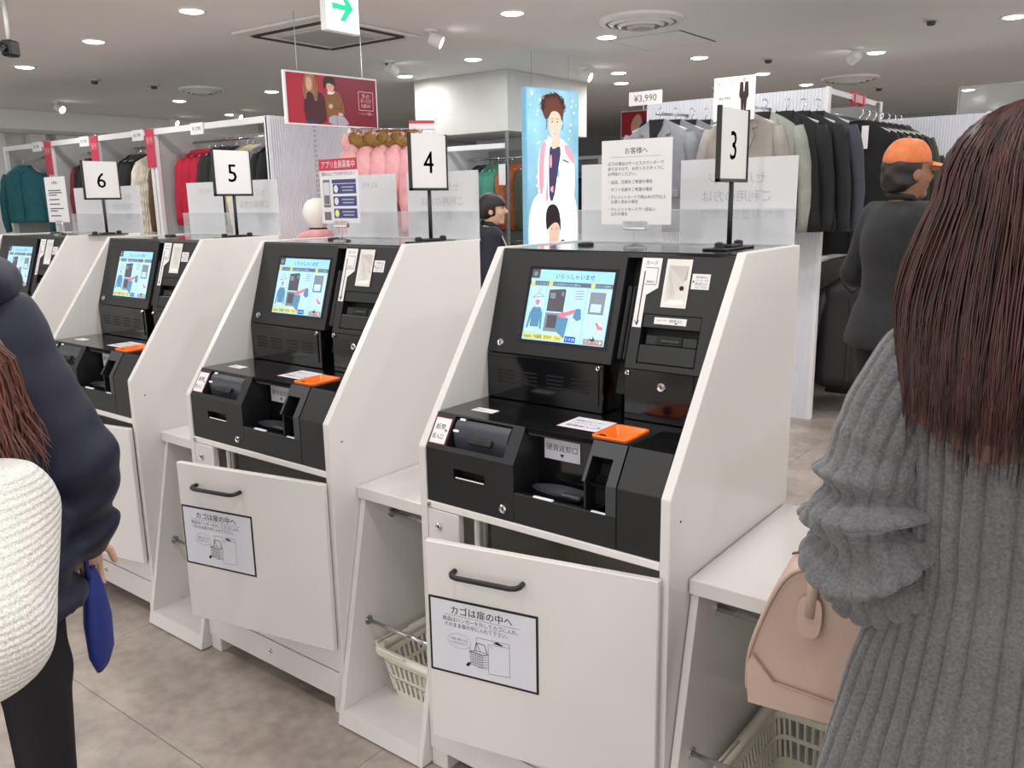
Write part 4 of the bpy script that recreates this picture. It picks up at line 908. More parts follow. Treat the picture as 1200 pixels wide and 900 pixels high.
# ---- suit gondola with ribbed wall at the right
t = thing('suit_display_wall', 'pale ribbed display wall behind the grey suits', 'display wall', (-.4, 4.11, 0))
obj('ribbed_front', ribbed(-1.25, 0, 0, 0, 0, 2.12, th=.035), t); obj('end_cap', MB().box(-.002, .022, -.008, .04, 0, 2.125, 'white_paint', .002), t)
obj('far_panel', MB().box(-1.2, 0.0, 1.13, 1.16, 0, 2.1, 'grey_panel', .002), t); obj('far_panel_edge', MB().box(-.0, .03, 1.12, 1.17, 0, 2.12, 'white_paint', .003), t)
obj('inner_wall', MB().box(-.62, -.60, .04, 1.13, 0, 2.1, 'grey_panel'), t)
obj('top_beam', MB().box(-.012, .012, .04, 1.12, 2.085, 2.12, 'white_paint', .002), t)
for y in (.52, .72): obj('red_clip', MB().box(-.018, .02, y, y+.035, 2.06, 2.14, 'ad_red', .002), t)
obj('clip_card', MB().box(.014, .017, .50, .80, 2.075, 2.125, 'poster_pink'), t); obj('tag_strip', MB().box(.02, .03, 1.06, 1.1, 1.78, 2.11, 'ad_grey', .002), t)
obj('shelf_board', MB().box(-.6, .0, .06, 1.12, 1.05, 1.08, 'pale_plastic', .003), t)
for z in (2.0, 1.02): obj('hanging_rail', rail(MB(), (-.12, .04, z), (-.12, 1.13, z)), t, smooth=True)
for x in (-.93, -.35): obj('display_arm', rail(MB(), (x, 0, 2.02), (x, -.45, 2.0), .009), t, smooth=True)
suits = [(-1.33, 3.70, 'g_suit', 'mid grey suit jacket at the front, left of sign three', 0.0), (-1.26, 3.79, 'g_suit2', 'darker grey suit jacket behind the front mid grey one', .05), (-1.19, 3.88, 'g_suit2', 'rearmost dark grey suit jacket of the left cluster', .05), (-1.13, 3.96, 'g_suit2', 'dark grey suit jacket against the ribbed wall', .05),
         (-.74, 3.66, 'g_taupe', 'light taupe suit jacket behind sign three', .0), (-.64, 3.73, 'g_olivegrey', 'greenish grey suit jacket right of the taupe one', .06), (-.53, 3.80, 'g_black', 'first black suit jacket right of the greenish grey one', .08), (-.46, 3.88, 'g_black', 'second black suit jacket right of the greenish grey one', .08), (-.40, 3.96, 'g_steel', 'dark steel grey suit jacket at the right end of the row', .08)]
for x, y, m, s, rz in suits: garment(s, m, (x, y, 2.03), rz+.12, .78, .235, .075, .62, 'suit', 'suit jacket', group='suit jackets on the ribbed wall')
for i in range(7):
    garment(('first', 'second', 'third', 'fourth', 'fifth', 'sixth', 'seventh')[i]+' black coat from the front on the upper rail behind the ribbed wall', 'g_black' if i != 6 else 'g_olive', (-.26+.012*i, 4.36+.11*i, 1.99), .2+random.uniform(-.06, .06), .9, .23, .055, .62, 'coat', 'coat', group='black coats on the upper rail')
    garment(('first', 'second', 'third', 'fourth', 'fifth', 'sixth', 'seventh')[i]+' long coat from the front on the lower rail near the floor', ('g_leather', 'g_leather', 'g_leather', 'g_black', 'g_camel', 'g_camel', 'g_black')[i], (-.24+.012*i, 4.38+.11*i, 1.01), .25+random.uniform(-.06, .06), (.8, .84, .9, .8, .82, .84, .85)[i], .21, .055, .62, 'coat', 'coat', group='long coats on the lower rail')
obj('swing_tag', MB().box(.02, .06, -.082, -.078, -.24, -.10, 'paper'), [o for o in COL.objects if o.get('label', '').startswith('first black coat')][0])
def price(name, label, loc, w, h, draw, rz=0.0):
    t = thing(name, label, 'price card', loc, rz); c = MB().box(-w/2, w/2, -.003, 0, 0, h, 'paper'); q = MB(); draw(q); c.join(q, frame((0, -.0033, 0), (1, 0, 0), (0, 0, 1))); obj('card', c, t)
    obj('clip', MB().box(-.015, .015, -.004, .006, -.03, .006, 'acrylic_clear', .002), t)
price('price_card', 'white price card reading ¥3,990 above the mid grey suits', (-1.38, 3.60, 2.055), .24, .085, lambda q: q.text('¥3,990', 0, .022, .06, 0, 'ink_soft', maxw=.17))
def dcard(q):
    q.text('セットアップ', -.06, .2, .028, 0, 'ink_soft', maxw=.09); q.text('¥4,990', -.06, .12, .026, 0, 'ink_soft', maxw=.08); q.text('軽量素材', -.06, .06, .024, 0, 'ink_soft', maxw=.08)
    q.disc((.06, .228, .0005), .009, .011, 'poster_skin', 12); q.poly([(.035, .215), (.085, .215), (.09, .14), (.083, .12), (.04, .12), (.031, .14)], .0005, 'poster_dark'); q.poly([(.054, .214), (.066, .214), (.062, .16), (.058, .16)], .0008, 'paper'); q.poly([(.042, .12), (.08, .12), (.073, .025), (.063, .025), (.061, .10), (.058, .025), (.047, .025)], .0005, 'poster_dark')
price('figure_card', 'pale card with a small standing figure above sign three', (-.76, 3.56, 1.915), .26, .25, dcard)
# ---- second ribbed partition and mirror further back at the right
t = thing('far_display_wall', 'further pale ribbed display wall beyond the orange cap', 'display wall', (-.45, 6.85, 0))
obj('ribbed_front', ribbed(-.75, 0, .5, 0, 0, 2.12, th=.04), t); obj('end_cap', MB().box(.5, .53, -.01, .05, 0, 2.13, 'white_paint', .002), t); obj('top_rail', MB().box(-.75, 1.8, .06, .1, 2.06, 2.12, 'white_paint', .003), t); obj('far_side', MB().box(.53, 1.8, .5, .54, 0, 2.0, 'grey_panel'), t)
obj('display_arm', rail(MB(), (-.2, 0, 1.9), (-.2, -.35, 1.9), .01), t, smooth=True)
t = thing('hanging_mirror', 'thin framed glass sign pane hanging beyond the far ribbed wall', 'pane', (.0, 7.5, 2.15)); obj('pane', MB().box(-.3, .35, 0, .01, 0, .26, 'acrylic', .002), t)
obj('frame', MB().box(-.3, .35, -.004, .014, .255, .265, 'steel').box(-.305, -.295, -.004, .014, 0, .265, 'steel').box(.345, .355, -.004, .014, 0, .265, 'steel'), t)
for x in (-.28, .33): obj('wire', MB().tube([(x, .005, .26), (x, .005, .55)], .002, 'steel', 5), t)
for i, (x, y, m) in enumerate(((-.82, 6.45, 'g_olive'), (-.7, 6.5, 'g_char'), (-.55, 6.52, 'g_navy'), (-.42, 6.6, 'g_navy'))): garment(('olive coat left of the navy jackets beyond the orange cap', 'charcoal coat left of the navy jackets beyond the orange cap', 'navy jacket just behind the orange cap', 'navy jacket right of the orange cap')[i], m, (x, y, 1.93), .3, .85, .21, .06, .6, 'jacket', group='jackets beyond the orange cap')
# ---- far fittings behind the suits
for i, (x, y, lab) in enumerate(((-5.6, 9.6, 'far white rack between the lit poster and the suits'), (-3.6, 10.2, 'far white rack directly behind the grey suits'), (-7.6, 9.6, 'far white rack left of the pillar'))):
    t = thing('clothing_rack', lab, 'clothing rack', (x, y, 0)); obj('back_panel', MB().box(-.9, .9, .5, .53, 0, 2.05, 'grey_panel'), t)
    for sx in (-.9, .9): obj('post', MB().box(sx-.02, sx+.02, 0, .04, 0, 2.1, 'white_paint', .003), t)
    obj('top_beam', MB().box(-.9, .9, 0, .04, 2.05, 2.1, 'white_paint', .003), t); obj('hanging_rail', rail(MB(), (-.88, .25, 1.85), (.88, .25, 1.85)), t, smooth=True)
    for j in range(9): garment(('first', 'second', 'third', 'fourth', 'fifth', 'sixth', 'seventh', 'eighth', 'ninth')[j]+' dark garment on the '+lab, random.choice(['g_char', 'g_black', 'g_olive', 'g_steel', 'g_maroon']), (x-.7+.17*j, y+.25, 1.85), .6, .9, .2, .07, .55, 'knit', 'garment', group='garments on far racks', n=14)

# ================================================================== posters
def panel_poster(name, label, p0, p1, z0, z1, th, back, paint, wires=True, edge='white_paint'):
    L = math.hypot(p1[0]-p0[0], p1[1]-p0[1]); t = thing(name, label, 'poster', (p0[0], p0[1], z0), math.atan2(p1[1]-p0[1], p1[0]-p0[0])); H = z1-z0
    obj('board', MB().box(0, L, 0, th, 0, H, edge, .003), t)
    q = MB(); q.quad((.012, .012, .0), (L-.012, .012, .0), (L-.012, H-.012, .0), (.012, H-.012, .0), back); paint(q, L, H); obj('print', q.xf(frame((0, -.0012, 0), (1, 0, 0), (0, 0, 1))), t)
    if wires:
        for x in (L*.15, L*.85): obj('wire', MB().tube([(x, th/2, H), (x, th/2, CZ-z0)], .0025, 'steel', 5), t)
    return t
def sm(pts, n=3):
    # round off a drawn outline
    for _ in range(n):
        o = []
        for i in range(len(pts)):
            a, b = pts[i], pts[(i+1) % len(pts)]; o += [(a[0]*.75+b[0]*.25, a[1]*.75+b[1]*.25), (a[0]*.25+b[0]*.75, a[1]*.25+b[1]*.75)]
        pts = o
    return pts
def red_print(q, L, H):
    P_ = lambda pts, z, m, n=1: q.poly(sm([(a*L, max(.013, min(H-.013, b*H))) for a, b in pts], n), z, m)
    q.quad((L*.50, .012, .0003), (L-.012, .012, .0003), (L-.012, H-.012, .0003), (L*.50, H-.012, .0003), 'poster_red2')
    P_([(.20, .02), (.41, .02), (.42, .30), (.40, .60), (.33, .66), (.24, .66), (.19, .58), (.18, .3)], .0006, 'poster_maroon'); P_([(.20, .0), (.32, .0), (.31, .09), (.20, .10)], .0008, 'poster_denim')
    P_([(.185, .50), (.18, .75), (.20, .94), (.25, .99), (.31, .96), (.335, .75), (.33, .50), (.30, .45), (.285, .62), (.22, .64), (.21, .48)], .0009, 'poster_blond'); P_([(.215, .72), (.215, .86), (.24, .92), (.275, .88), (.28, .76), (.26, .66), (.235, .65)], .0011, 'poster_skin')
    for x in (.19, .205, .295, .31, .322): q.line([(x*L, .93*H), ((x+.004)*L, .5*H)], .003, .0012, 'poster_dark')
    P_([(.42, .20), (.60, .20), (.615, .30), (.60, .52), (.565, .66), (.52, .70), (.45, .68), (.41, .55), (.405, .3)], .0006, 'poster_brown'); P_([(.435, .0), (.67, .0), (.63, .16), (.60, .22), (.44, .22)], .0007, 'poster_grey'); q.line([(.53*L, .02*H), (.525*L, .2*H)], .003, .0008, 'poster_dark')
    P_([(.40, .70), (.395, .88), (.43, .985), (.49, .985), (.525, .92), (.53, .72), (.51, .80), (.44, .84), (.42, .74)], .0010, 'poster_dark'); P_([(.43, .72), (.43, .85), (.51, .87), (.515, .74), (.49, .65), (.455, .65)], .0009, 'poster_skin'); P_([(.435, .61), (.50, .62), (.525, .69), (.48, .655), (.44, .69)], .0012, 'paper')
    P_([(.44, .35), (.485, .35), (.49, .43), (.45, .44)], .0012, 'poster_skin'); P_([(.54, .22), (.60, .22), (.60, .26), (.55, .29)], .0012, 'poster_skin'); q.line([(.60*L, .55*H), (.575*L, .34*H), (.5*L, .36*H)], .003, .0010, 'poster_dark')
    for x, y in ((.235, .80), (.262, .80), (.455, .77), (.49, .77)): q.disc((x*L, y*H, .0013), .0028, .002, 'poster_dark', 8)
    q.line([(L*.78, H*.36), (L*.945, H*.36), (L*.945, H*.72), (L*.78, H*.72), (L*.78, H*.36)], .004, .0006, 'poster_pink')
    for y, s in ((.60, '冬の'), (.51, 'あったか'), (.41, 'NEW')): q.text(s, L*.862, H*y, .036, .0008, 'poster_pink', maxw=.09)
    q.text('〜 ニット特集 〜', L*.862, H*.27, .022, .0008, 'poster_pink', maxw=.13)
panel_poster('hanging_poster', 'red hanging poster of two people in sweaters near the ceiling', (-3.31, 2.264), (-3.229, 3.012), 1.986, 2.33, .03, 'poster_red', red_print)
def lb_print(q, L, H):
    P_ = lambda pts, z, m, n=1: q.poly(sm([(a*L, max(.013, b*H)) for a, b in pts], n), z, m)
    P_([(.012/L, .0), (.98, .0), (.98, .36), (.80, .42), (.5, .40), (.2, .42), (.02, .30)], .0003, 'lb_white', 2)
    P_([(.22, .34), (.90, .34), (.93, .52), (.88, .64), (.74, .70), (.62, .725), (.42, .725), (.28, .69), (.22, .62), (.20, .5)], .0006, 'lb_white')
    P_([(.22, .40), (.31, .40), (.32, .60), (.38, .71), (.28, .69), (.23, .62)], .0009, 'lb_pink'); P_([(.74, .70), (.88, .64), (.92, .58), (.86, .585), (.70, .655)], .0009, 'lb_pink'); P_([(.55, .50), (.63, .50), (.60, .56)], .0009, 'lb_sky'); P_([(.34, .36), (.40, .36), (.39, .52)], .0009, 'lb_pink')
    q.line([(.68*L, .60*H), (.80*L, .585*H)], .012, .0011, 'lb_shirt'); q.line([(.72*L, .475*H), (.86*L, .485*H)], .006, .0011, 'lb_pink'); q.line([(.60*L, .36*H), (.64*L, .56*H), (.60*L, .70*H)], .004, .0011, 'lb_sky')
    P_([(.42, .36), (.50, .36), (.58, .52), (.66, .67), (.56, .68), (.46, .68), (.42, .66), (.41, .5)], .0012, 'lb_shirt'); P_([(.43, .55), (.47, .555), (.47, .63), (.43, .625)], .0015, 'lb_pink'); P_([(.42, .43), (.50, .455), (.49, .40)], .0015, 'lb_pink')
    P_([(.46, .66), (.46, .74), (.62, .74), (.64, .69), (.55, .665)], .0014, 'lb_skin'); P_([(.42, .76), (.42, .85), (.47, .895), (.58, .895), (.645, .85), (.63, .76), (.57, .715), (.50, .715)], .0015, 'lb_skin')
    P_([(.36, .82), (.29, .87), (.30, .93), (.38, .965), (.48, .975), (.60, .97), (.69, .93), (.71, .87), (.66, .815), (.645, .85), (.58, .875), (.47, .875), (.42, .84)], .0018, 'lb_hair')
    rg3 = random.Random(4)
    for i in range(90):
        a = rg3.uniform(-.3, 3.44); r1 = rg3.uniform(.7, 1.0); x0, y0 = .5+.19*math.cos(a)*r1, .905+.055*math.sin(a)*r1; a2 = a+rg3.uniform(-.9, .9)
        q.line([(L*x0, H*y0), (L*(x0+.05*math.cos(a2)), H*(y0+.018*math.sin(a2))), (L*(x0+.07*math.cos(a2+.9)), H*(y0+.026*math.sin(a2+.9)))], .006, .0019, 'lb_hair' if i % 3 else 'lb_hair2')
    for x in (.37, .68): q.line([(L*x, H*.85), (L*(x+.01), H*.80), (L*(x-.01), H*.77)], .007, .0019, 'lb_hair')
    for x in (.48, .58): q.disc((x*L, .815*H, .0020), .010, .006, 'lb_hair2', 10); q.line([((x-.03)*L, .832*H), ((x+.03)*L, .834*H)], .005, .0020, 'lb_hair')
    q.line([(L*.53, H*.80), (L*.52, H*.775), (L*.54, H*.773)], .004, .0020, 'lb_pink'); q.disc((.53*L, .748*H, .0020), .016, .006, 'lb_pink', 12)
    P_([(.40, .10), (.41, .24), (.47, .28), (.58, .27), (.62, .2), (.60, .12), (.52, .07)], .0010, 'lb_skin'); P_([(.36, .18), (.34, .27), (.38, .325), (.47, .345), (.57, .33), (.63, .27), (.64, .16), (.60, .225), (.52, .235), (.42, .21)], .0014, 'lb_hair2')
    P_([(.58, .06), (.64, .14), (.80, .10), (.90, .06)], .0012, 'lb_shirt'); P_([(.30, .05), (.42, .11), (.55, .06)], .0011, 'lb_pink')
    for x in (.46, .56): q.disc((x*L, .195*H, .0016), .009, .005, 'lb_hair2', 8)
    for i in range(40): q.disc((rg3.uniform(.05, .95)*L, rg3.uniform(.35, .98)*H, .0002), rg3.uniform(.004, .012), rg3.uniform(.004, .012), 'lb_white', 8)
panel_poster('lit_poster', 'tall lit pale blue poster of a model in a white jacket', (-3.026, 4.523), (-2.899, 5.133), .93, 2.40, .06, 'lb_sky', lb_print, edge='lb_edge')
def far_print(q, L, H):
    q.poly(sm([(L*.3, .02), (L*.25, H*.5), (L*.4, H*.9), (L*.55, H*.8), (L*.55, .02)]), .001, 'poster_skin'); q.poly(sm([(L*.5, .02), (L*.45, H*.4), (L*.7, H*.75), (L*.8, H*.3), (L*.75, .02)]), .0012, 'poster_denim'); q.quad((L*.8, .012, .001), (L-.012, .012, .001), (L-.012, H-.012, .001), (L*.8, H-.012, .001), 'poster_brown')
panel_poster('hanging_poster', 'small distant red poster with two figures left of the grey suits', (-4.72, 8.95), (-4.18, 9.05), 2.27, 2.62, .02, 'poster_red', far_print)
t = thing('promo_board', 'small distant red promotional board right of the lit poster', 'sign', (-4.9, 8.9, 1.75)); obj('board', MB().box(-.14, .1, -.01, 0, 0, .26, 'ad_red', .004).box(-.14, .1, -.011, -.009, .2, .27, 'paper'), t); obj('post', MB().tube([(-.02, .01, -1.75), (-.02, .01, .2)], .01, 'steel', 6), t)
# ================================================================== people
def sdf_eval(prims, X, k):
    D = np.full(X.shape[:-1], 9.0, np.float32)
    for pr in prims:
        kind = pr[0]
        if kind in ('cap', 'subcap'):
            _, a, b, ra, rb = pr[:5]; a = np.array(a, np.float32); b = np.array(b, np.float32); ba = b-a; pa = X-a
            t = np.clip((pa@ba)/max(1e-9, float(ba@ba)), 0, 1); d = np.linalg.norm(pa-t[..., None]*ba, axis=-1)-(ra+(rb-ra)*t)
        else:
            _, c, r = pr[:3]; q = X-np.array(c, np.float32); r = np.array(r, np.float32)
            k0 = np.linalg.norm(q/r, axis=-1); k1 = np.linalg.norm(q/(r*r), axis=-1)+1e-9; d = k0*(k0-1)/k1
        kk = pr[5] if kind in ('cap', 'subcap') and len(pr) > 5 else (pr[3] if kind in ('ell', 'subell') and len(pr) > 3 else k)
        if kind.startswith('sub'):
            h = np.clip(.5-.5*(D+d)/kk, 0, 1); D = D*(1-h)-d*h+kk*h*(1-h)
        else:
            h = np.clip(.5+.5*(d-D)/kk, 0, 1); D = d*(1-h)+D*h-kk*h*(1-h)
    return D
def surface(prims, h=.012, k=.04, clip=None, disp=None):
    lo = np.array([9., 9, 9]); hi = -lo
    for p in prims:
        if p[0] == 'cap':
            for c, r in ((p[1], p[3]), (p[2], p[4])): lo = np.minimum(lo, np.array(c)-r); hi = np.maximum(hi, np.array(c)+r)
        elif p[0] == 'ell': lo = np.minimum(lo, np.array(p[1])-np.array(p[2])); hi = np.maximum(hi, np.array(p[1])+np.array(p[2]))
    lo = lo-.05; hi = hi+.05; n = np.ceil((hi-lo)/h).astype(int)+1
    ax = [lo[i]+h*np.arange(n[i]) for i in range(3)]
    X = np.stack(np.meshgrid(*ax, indexing='ij'), -1).astype(np.float32)
    V = sdf_eval(prims, X, k)
    if disp is not None: V = V+disp(X)
    if clip is not None: V = np.maximum(V, clip(X))
    s = V < 0
    cs = sum(s[i:n[0]-1+i, j:n[1]-1+j, l:n[2]-1+l].astype(np.int8) for i in (0, 1) for j in (0, 1) for l in (0, 1))
    act = np.argwhere((cs > 0) & (cs < 8)); idx = -np.ones(cs.shape, int); idx[tuple(act.T)] = np.arange(len(act))
    acc = np.zeros((len(act), 3)); cnt = np.zeros(len(act))
    cor = [(i, j, l) for i in (0, 1) for j in (0, 1) for l in (0, 1)]
    for a in cor:
        for d in range(3):
            if a[d]: continue
            b = list(a); b[d] = 1; va = V[tuple((act+a).T)]; vb = V[tuple((act+b).T)]; m = (va < 0) != (vb < 0)
            t = np.where(m, va/(va-vb+1e-12), 0); p = np.array(a)+np.outer(t, np.eye(3)[d]); acc[m] += p[m]; cnt[m] += 1
    P_ = lo+h*(act+acc/np.maximum(cnt, 1)[:, None]); F = []
    for d in range(3):
        e, f = [(1, 2), (2, 0), (0, 1)][d]; sl = [slice(None)]*3; sl[d] = slice(0, -1); s0 = s[tuple(sl)]; sl[d] = slice(1, None); s1 = s[tuple(sl)]
        g = np.argwhere(s0 != s1); g = g[(g[:, e] > 0) & (g[:, f] > 0) & (g[:, e] < n[e]-1) & (g[:, f] < n[f]-1)]
        if not len(g): continue
        E = np.eye(3, dtype=int)[e]; Fv = np.eye(3, dtype=int)[f]
        q = np.stack([idx[tuple((g-E-Fv).T)], idx[tuple((g-Fv).T)], idx[tuple(g.T)], idx[tuple((g-E).T)]], 1)
        fl = ~s0[tuple(g.T)]; q[fl] = q[fl][:, ::-1]; F.append(q)
    F = np.concatenate(F); F = F[(F >= 0).all(1)]
    return P_, F
def add_surface(mb, prims, mat, **k):
    P_, F = surface(prims, **k); return mb.add(P_.tolist(), F.tolist(), mat)
def hand(mb, w, dr, side, mat, s=1.0, up=(0, 0, 1), curl=.5):
    # wrist w, forearm direction dr; palm with five separate bent fingers
    w = Vector(w); d = Vector(dr).normalized(); u = Vector(up); sd = d.cross(u).normalized()*side; nrm = sd.cross(d).normalized()
    pr = []; pc = w+d*.045*s
    for q in (-.028, -.009, .01, .028): pr.append(('cap', tuple(w+sd*q*.6*s), tuple(w+d*.085*s+sd*q*s), .016*s, .0125*s, .012))
    P_, F = surface(pr, h=.0055*s, k=.012); mb.add(P_.tolist(), F.tolist(), mat)
    for q, L in ((-.031, .058), (-.0105, .072), (.0105, .078), (.031, .07)):
        a = w+d*.082*s+sd*q*s; b = a+(d*math.cos(curl*.5)-nrm*math.sin(curl*.5))*L*.45*s; c = b+(d*math.cos(curl*1.5)-nrm*math.sin(curl*1.5))*L*.33*s; e = c+(d*math.cos(curl*2.3)-nrm*math.sin(curl*2.3))*L*.25*s
        mb.tube([a-d*.012*s, a, b, c, e, e+(e-c)*.12], [.0085*s, .0092*s, .0086*s, .0078*s, .0068*s, .002*s], mat, 8)
    a = w+d*.03*s+sd*.032*s; b = a+(d*.6+sd*.75-nrm*.3).normalized()*.032*s; c = b+(d*.9+sd*.25-nrm*.35).normalized()*.034*s
    mb.tube([a-sd*.012*s, a, b, c, c+(c-b)*.2], [.011*s, .012*s, .010*s, .0085*s, .003*s], mat, 8)
    return mb

class Human:
    def __init__(s, H=1.7, lean=0.0, armR=None, armL=None, head=(0, 0), legs=(0, 0), sw=.165, slim=1.0):
        s.k = H/1.7; s.lean = lean; s.sw = sw; s.sl = slim
        s.aR = armR or ((.235, -.02, 1.12), (.24, .06, .88)); s.aL = armL or ((-.235, -.02, 1.12), (-.24, .06, .88)); s.hd = head; s.legs = legs
    def p(s, x, y, z):
        if z > .95: y = y+s.lean*(z-.95); z = z-.25*s.lean*s.lean*(z-.95)
        return (x*s.k, y*s.k, z*s.k)
    def hp(s, x, y, z): return s.p(x+s.hd[0], y+s.hd[1], z)
    def r(s, *a): return tuple(v*s.k for v in a)
    def arm(s, q, e=0.0):
        el, wr = (s.aR, s.aL)[q]; sx = 1 if q == 0 else -1; sh = (sx*s.sw, 0, 1.375)
        return [('cap', s.p(*sh), s.p(*el), .052*s.k+e, .042*s.k+e, .03), ('cap', s.p(*el), s.p(*wr), .041*s.k+e, .029*s.k+e, .02)]
    def torso(s, e=0.0):
        r = lambda *a: (a[0]*s.k*s.sl+e, a[1]*s.k*s.sl+e, a[2]*s.k+e)
        return [('ell', s.p(0, 0, .95), r(.158, .112, .13)), ('ell', s.p(0, 0, 1.08), r(.135, .098, .15)), ('ell', s.p(0, 0, 1.26), r(.165, .112, .175)), ('cap', s.p(-s.sw*.85, -.005, 1.385), s.p(s.sw*.85, -.005, 1.385), .055*s.k+e, .055*s.k+e)]
    def leg(s, sx, e=0.0):
        y = s.legs[0] if sx > 0 else s.legs[1]
        return [('cap', s.p(sx*.085*s.sl, 0, .92), s.p(sx*.095, .01+y*.5, .50), .088*s.k*s.sl+e, .056*s.k+e), ('cap', s.p(sx*.095, .01+y*.5, .50), s.p(sx*.10, -.02+y, .09), .058*s.k+e, .037*s.k+e)]
    def body(s, mat, hands=True):
        k = s.k
        pr = s.torso()+s.leg(1)+s.leg(-1)+s.arm(0)+s.arm(1)
        for sx in (-1, 1): y = s.legs[0] if sx > 0 else s.legs[1]; pr.append(('cap', s.p(sx*.10, -.03+y, .06), s.p(sx*.115, .13+y, .035), .035*k, .028*k))
        pr += [('cap', s.p(0, -.01, 1.40), s.hp(0, .0, 1.52), .052*k, .05*k)]
        mb = MB(); add_surface(mb, pr, mat, h=.013, k=.03)
        hh = [('ell', s.hp(0, .005, 1.605), s.r(.075, .095, .098)), ('ell', s.hp(0, .035, 1.545), s.r(.056, .068, .07)), ('cap', s.hp(0, -.01, 1.44), s.hp(0, .0, 1.54), .05*k, .05*k)]
        hh += [('cap', s.hp(0, .098, 1.598), s.hp(0, .122, 1.566), .009*k, .014*k, .014), ('ell', s.hp(0, .092, 1.525), s.r(.024, .014, .010), .012), ('ell', s.hp(0, .082, 1.49), s.r(.026, .022, .02), .02), ('cap', s.hp(-.045, .082, 1.622), s.hp(.045, .082, 1.622), .012*k, .012*k, .02)]
        for sx in (-1, 1): hh += [('ell', s.hp(sx*.077, -.002, 1.575), s.r(.011, .022, .032), .008), ('ell', s.hp(sx*.042, .07, 1.56), s.r(.022, .022, .022), .02)]
        for sx in (-1, 1): hh.append(('subell', s.hp(sx*.032, .104, 1.60), s.r(.016, .014, .011), .012))
        add_surface(mb, hh, mat, h=.006, k=.03)
        if hands:
            for q in (0, 1):
                el, wr = (s.aR, s.aL)[q]; a, b = Vector(s.p(*el)), Vector(s.p(*wr)); hand(mb, b, b-a, -1 if q else 1, mat, k)
        return mb
    def face(s):
        mb = MB()
        for sx in (-1, 1): add_surface(mb, [('ell', s.hp(sx*.032, .088, 1.60), s.r(.012, .010, .009))], 'eye_dark', h=.003, k=.01); mb.tube([s.hp(sx*.018, .102, 1.622), s.hp(sx*.034, .10, 1.628), s.hp(sx*.05, .088, 1.622)], .0035*s.k, 'hair_black', 5)
        mb.tube([s.hp(-.022, .096, 1.526), s.hp(0, .107, 1.527), s.hp(.022, .096, 1.526)], [.002, .0055, .002], 'lip', 6)
        return mb
    def top(s, mat, hem, e=.022, sleeve_e=.02, flare=.03, h=.012, disp=None, neck=True, arms=(0, 1)):
        pr = s.torso(e)
        for q in arms: pr += s.arm(q, sleeve_e)
        if hem < .95: pr += [('ell', s.p(0, 0, .85), (.165*s.k+e+flare, .125*s.k+e+flare, .22*s.k)), ('ell', s.p(0, 0, hem+.02), (.16*s.k+e+flare, .125*s.k+e+flare, .12*s.k))]
        if neck: pr.append(('cap', s.p(0, -.012, 1.41), s.p(0, -.008, 1.455), .062*s.k+.006, .06*s.k+.004, .03))
        z0 = hem*s.k; a = s.p(0, 0, 1.46)[2]
        cl = lambda X: np.maximum(z0-X[..., 2], X[..., 2]-a)
        wr = [(np.array(s.p(*A[0])), np.array(s.p(*A[1]))) for A in (s.aR, s.aL)]
        return add_surface(MB(), pr, mat, h=h, k=.035, clip=cl, disp=disp)
    def trousers(s, mat, e=.014):
        pr = s.leg(1, e)+s.leg(-1, e)+[('ell', s.p(0, 0, .93), (.165*s.k*s.sl, .122*s.k*s.sl, .12*s.k))]
        z0 = .055*s.k; z1 = 1.0*s.k
        return add_surface(MB(), pr, mat, h=.013, k=.03, clip=lambda X: np.maximum(z0-X[..., 2], X[..., 2]-z1))
    def shoe(s, sx, mat):
        y = s.legs[0] if sx > 0 else s.legs[1]
        pr = [('cap', s.p(sx*.10, -.05+y, .045), s.p(sx*.118, .15+y, .035), .044*s.k, .040*s.k), ('cap', s.p(sx*.10, -.03+y, .05), s.p(sx*.10, -.02+y, .10), .046*s.k, .044*s.k)]
        return add_surface(MB(), pr, mat, h=.01, k=.02, clip=lambda X: -X[..., 2]+.0005)
def folds(amp=.006, f=26, axis=2, ph=0.0, f2=17):
    return lambda X: amp*np.sin(f*X[..., axis]+6*np.sin(3*X[..., 0]+2*X[..., 1]+ph))*np.sin(f2*X[..., 0]+11*X[..., 1]+ph)

# ------------------------------------------------------------------ man in the orange cap
t = thing('person', 'man in an orange cap and dark blazer seen from behind by the racks', 'person', (.425, 2.65, 0), math.radians(-42))
h = Human(1.675, 0.02, armR=((.25, .02, 1.13), (.16, .22, 1.10)), armL=((-.275, -.02, 1.12), (-.14, .2, 1.06)), head=(.0, .015))
obj('body', h.body('skin_tan'), t, smooth=True); obj('face', h.face(), t, smooth=True)
bz = obj('blazer', h.top('blazer', .80, e=.026, sleeve_e=.026, flare=.02, disp=folds(.004)), t, smooth=True)
cl = MB().tube([h.p(.055, .07, 1.43), h.p(.075, .0, 1.475), h.p(0, -.065, 1.485), h.p(-.075, .0, 1.475), h.p(-.055, .07, 1.43)], .02, 'blazer', 8, flat=.7); obj('collar', cl, bz, smooth=True)
obj('trousers', h.trousers('trouser_black', .02), t, smooth=True)
for sx in (-1, 1): obj('shoe', h.shoe(sx, 'shoe_black'), t, smooth=True)
hp = [('ell', h.hp(0, -.015, 1.605), h.r(.086, .098, .10)), ('ell', h.hp(0, -.055, 1.54), h.r(.068, .05, .06))]
obj('hair', add_surface(MB(), hp, 'hair_black', h=.008, k=.03, clip=lambda X, h=h: np.maximum(X[..., 1]-h.hp(0, .03, 0)[1], h.p(0, 0, 1.50)[2]-X[..., 2]), disp=lambda X: .004*np.sin(70*X[..., 0])*np.sin(80*X[..., 2])), t, smooth=True)
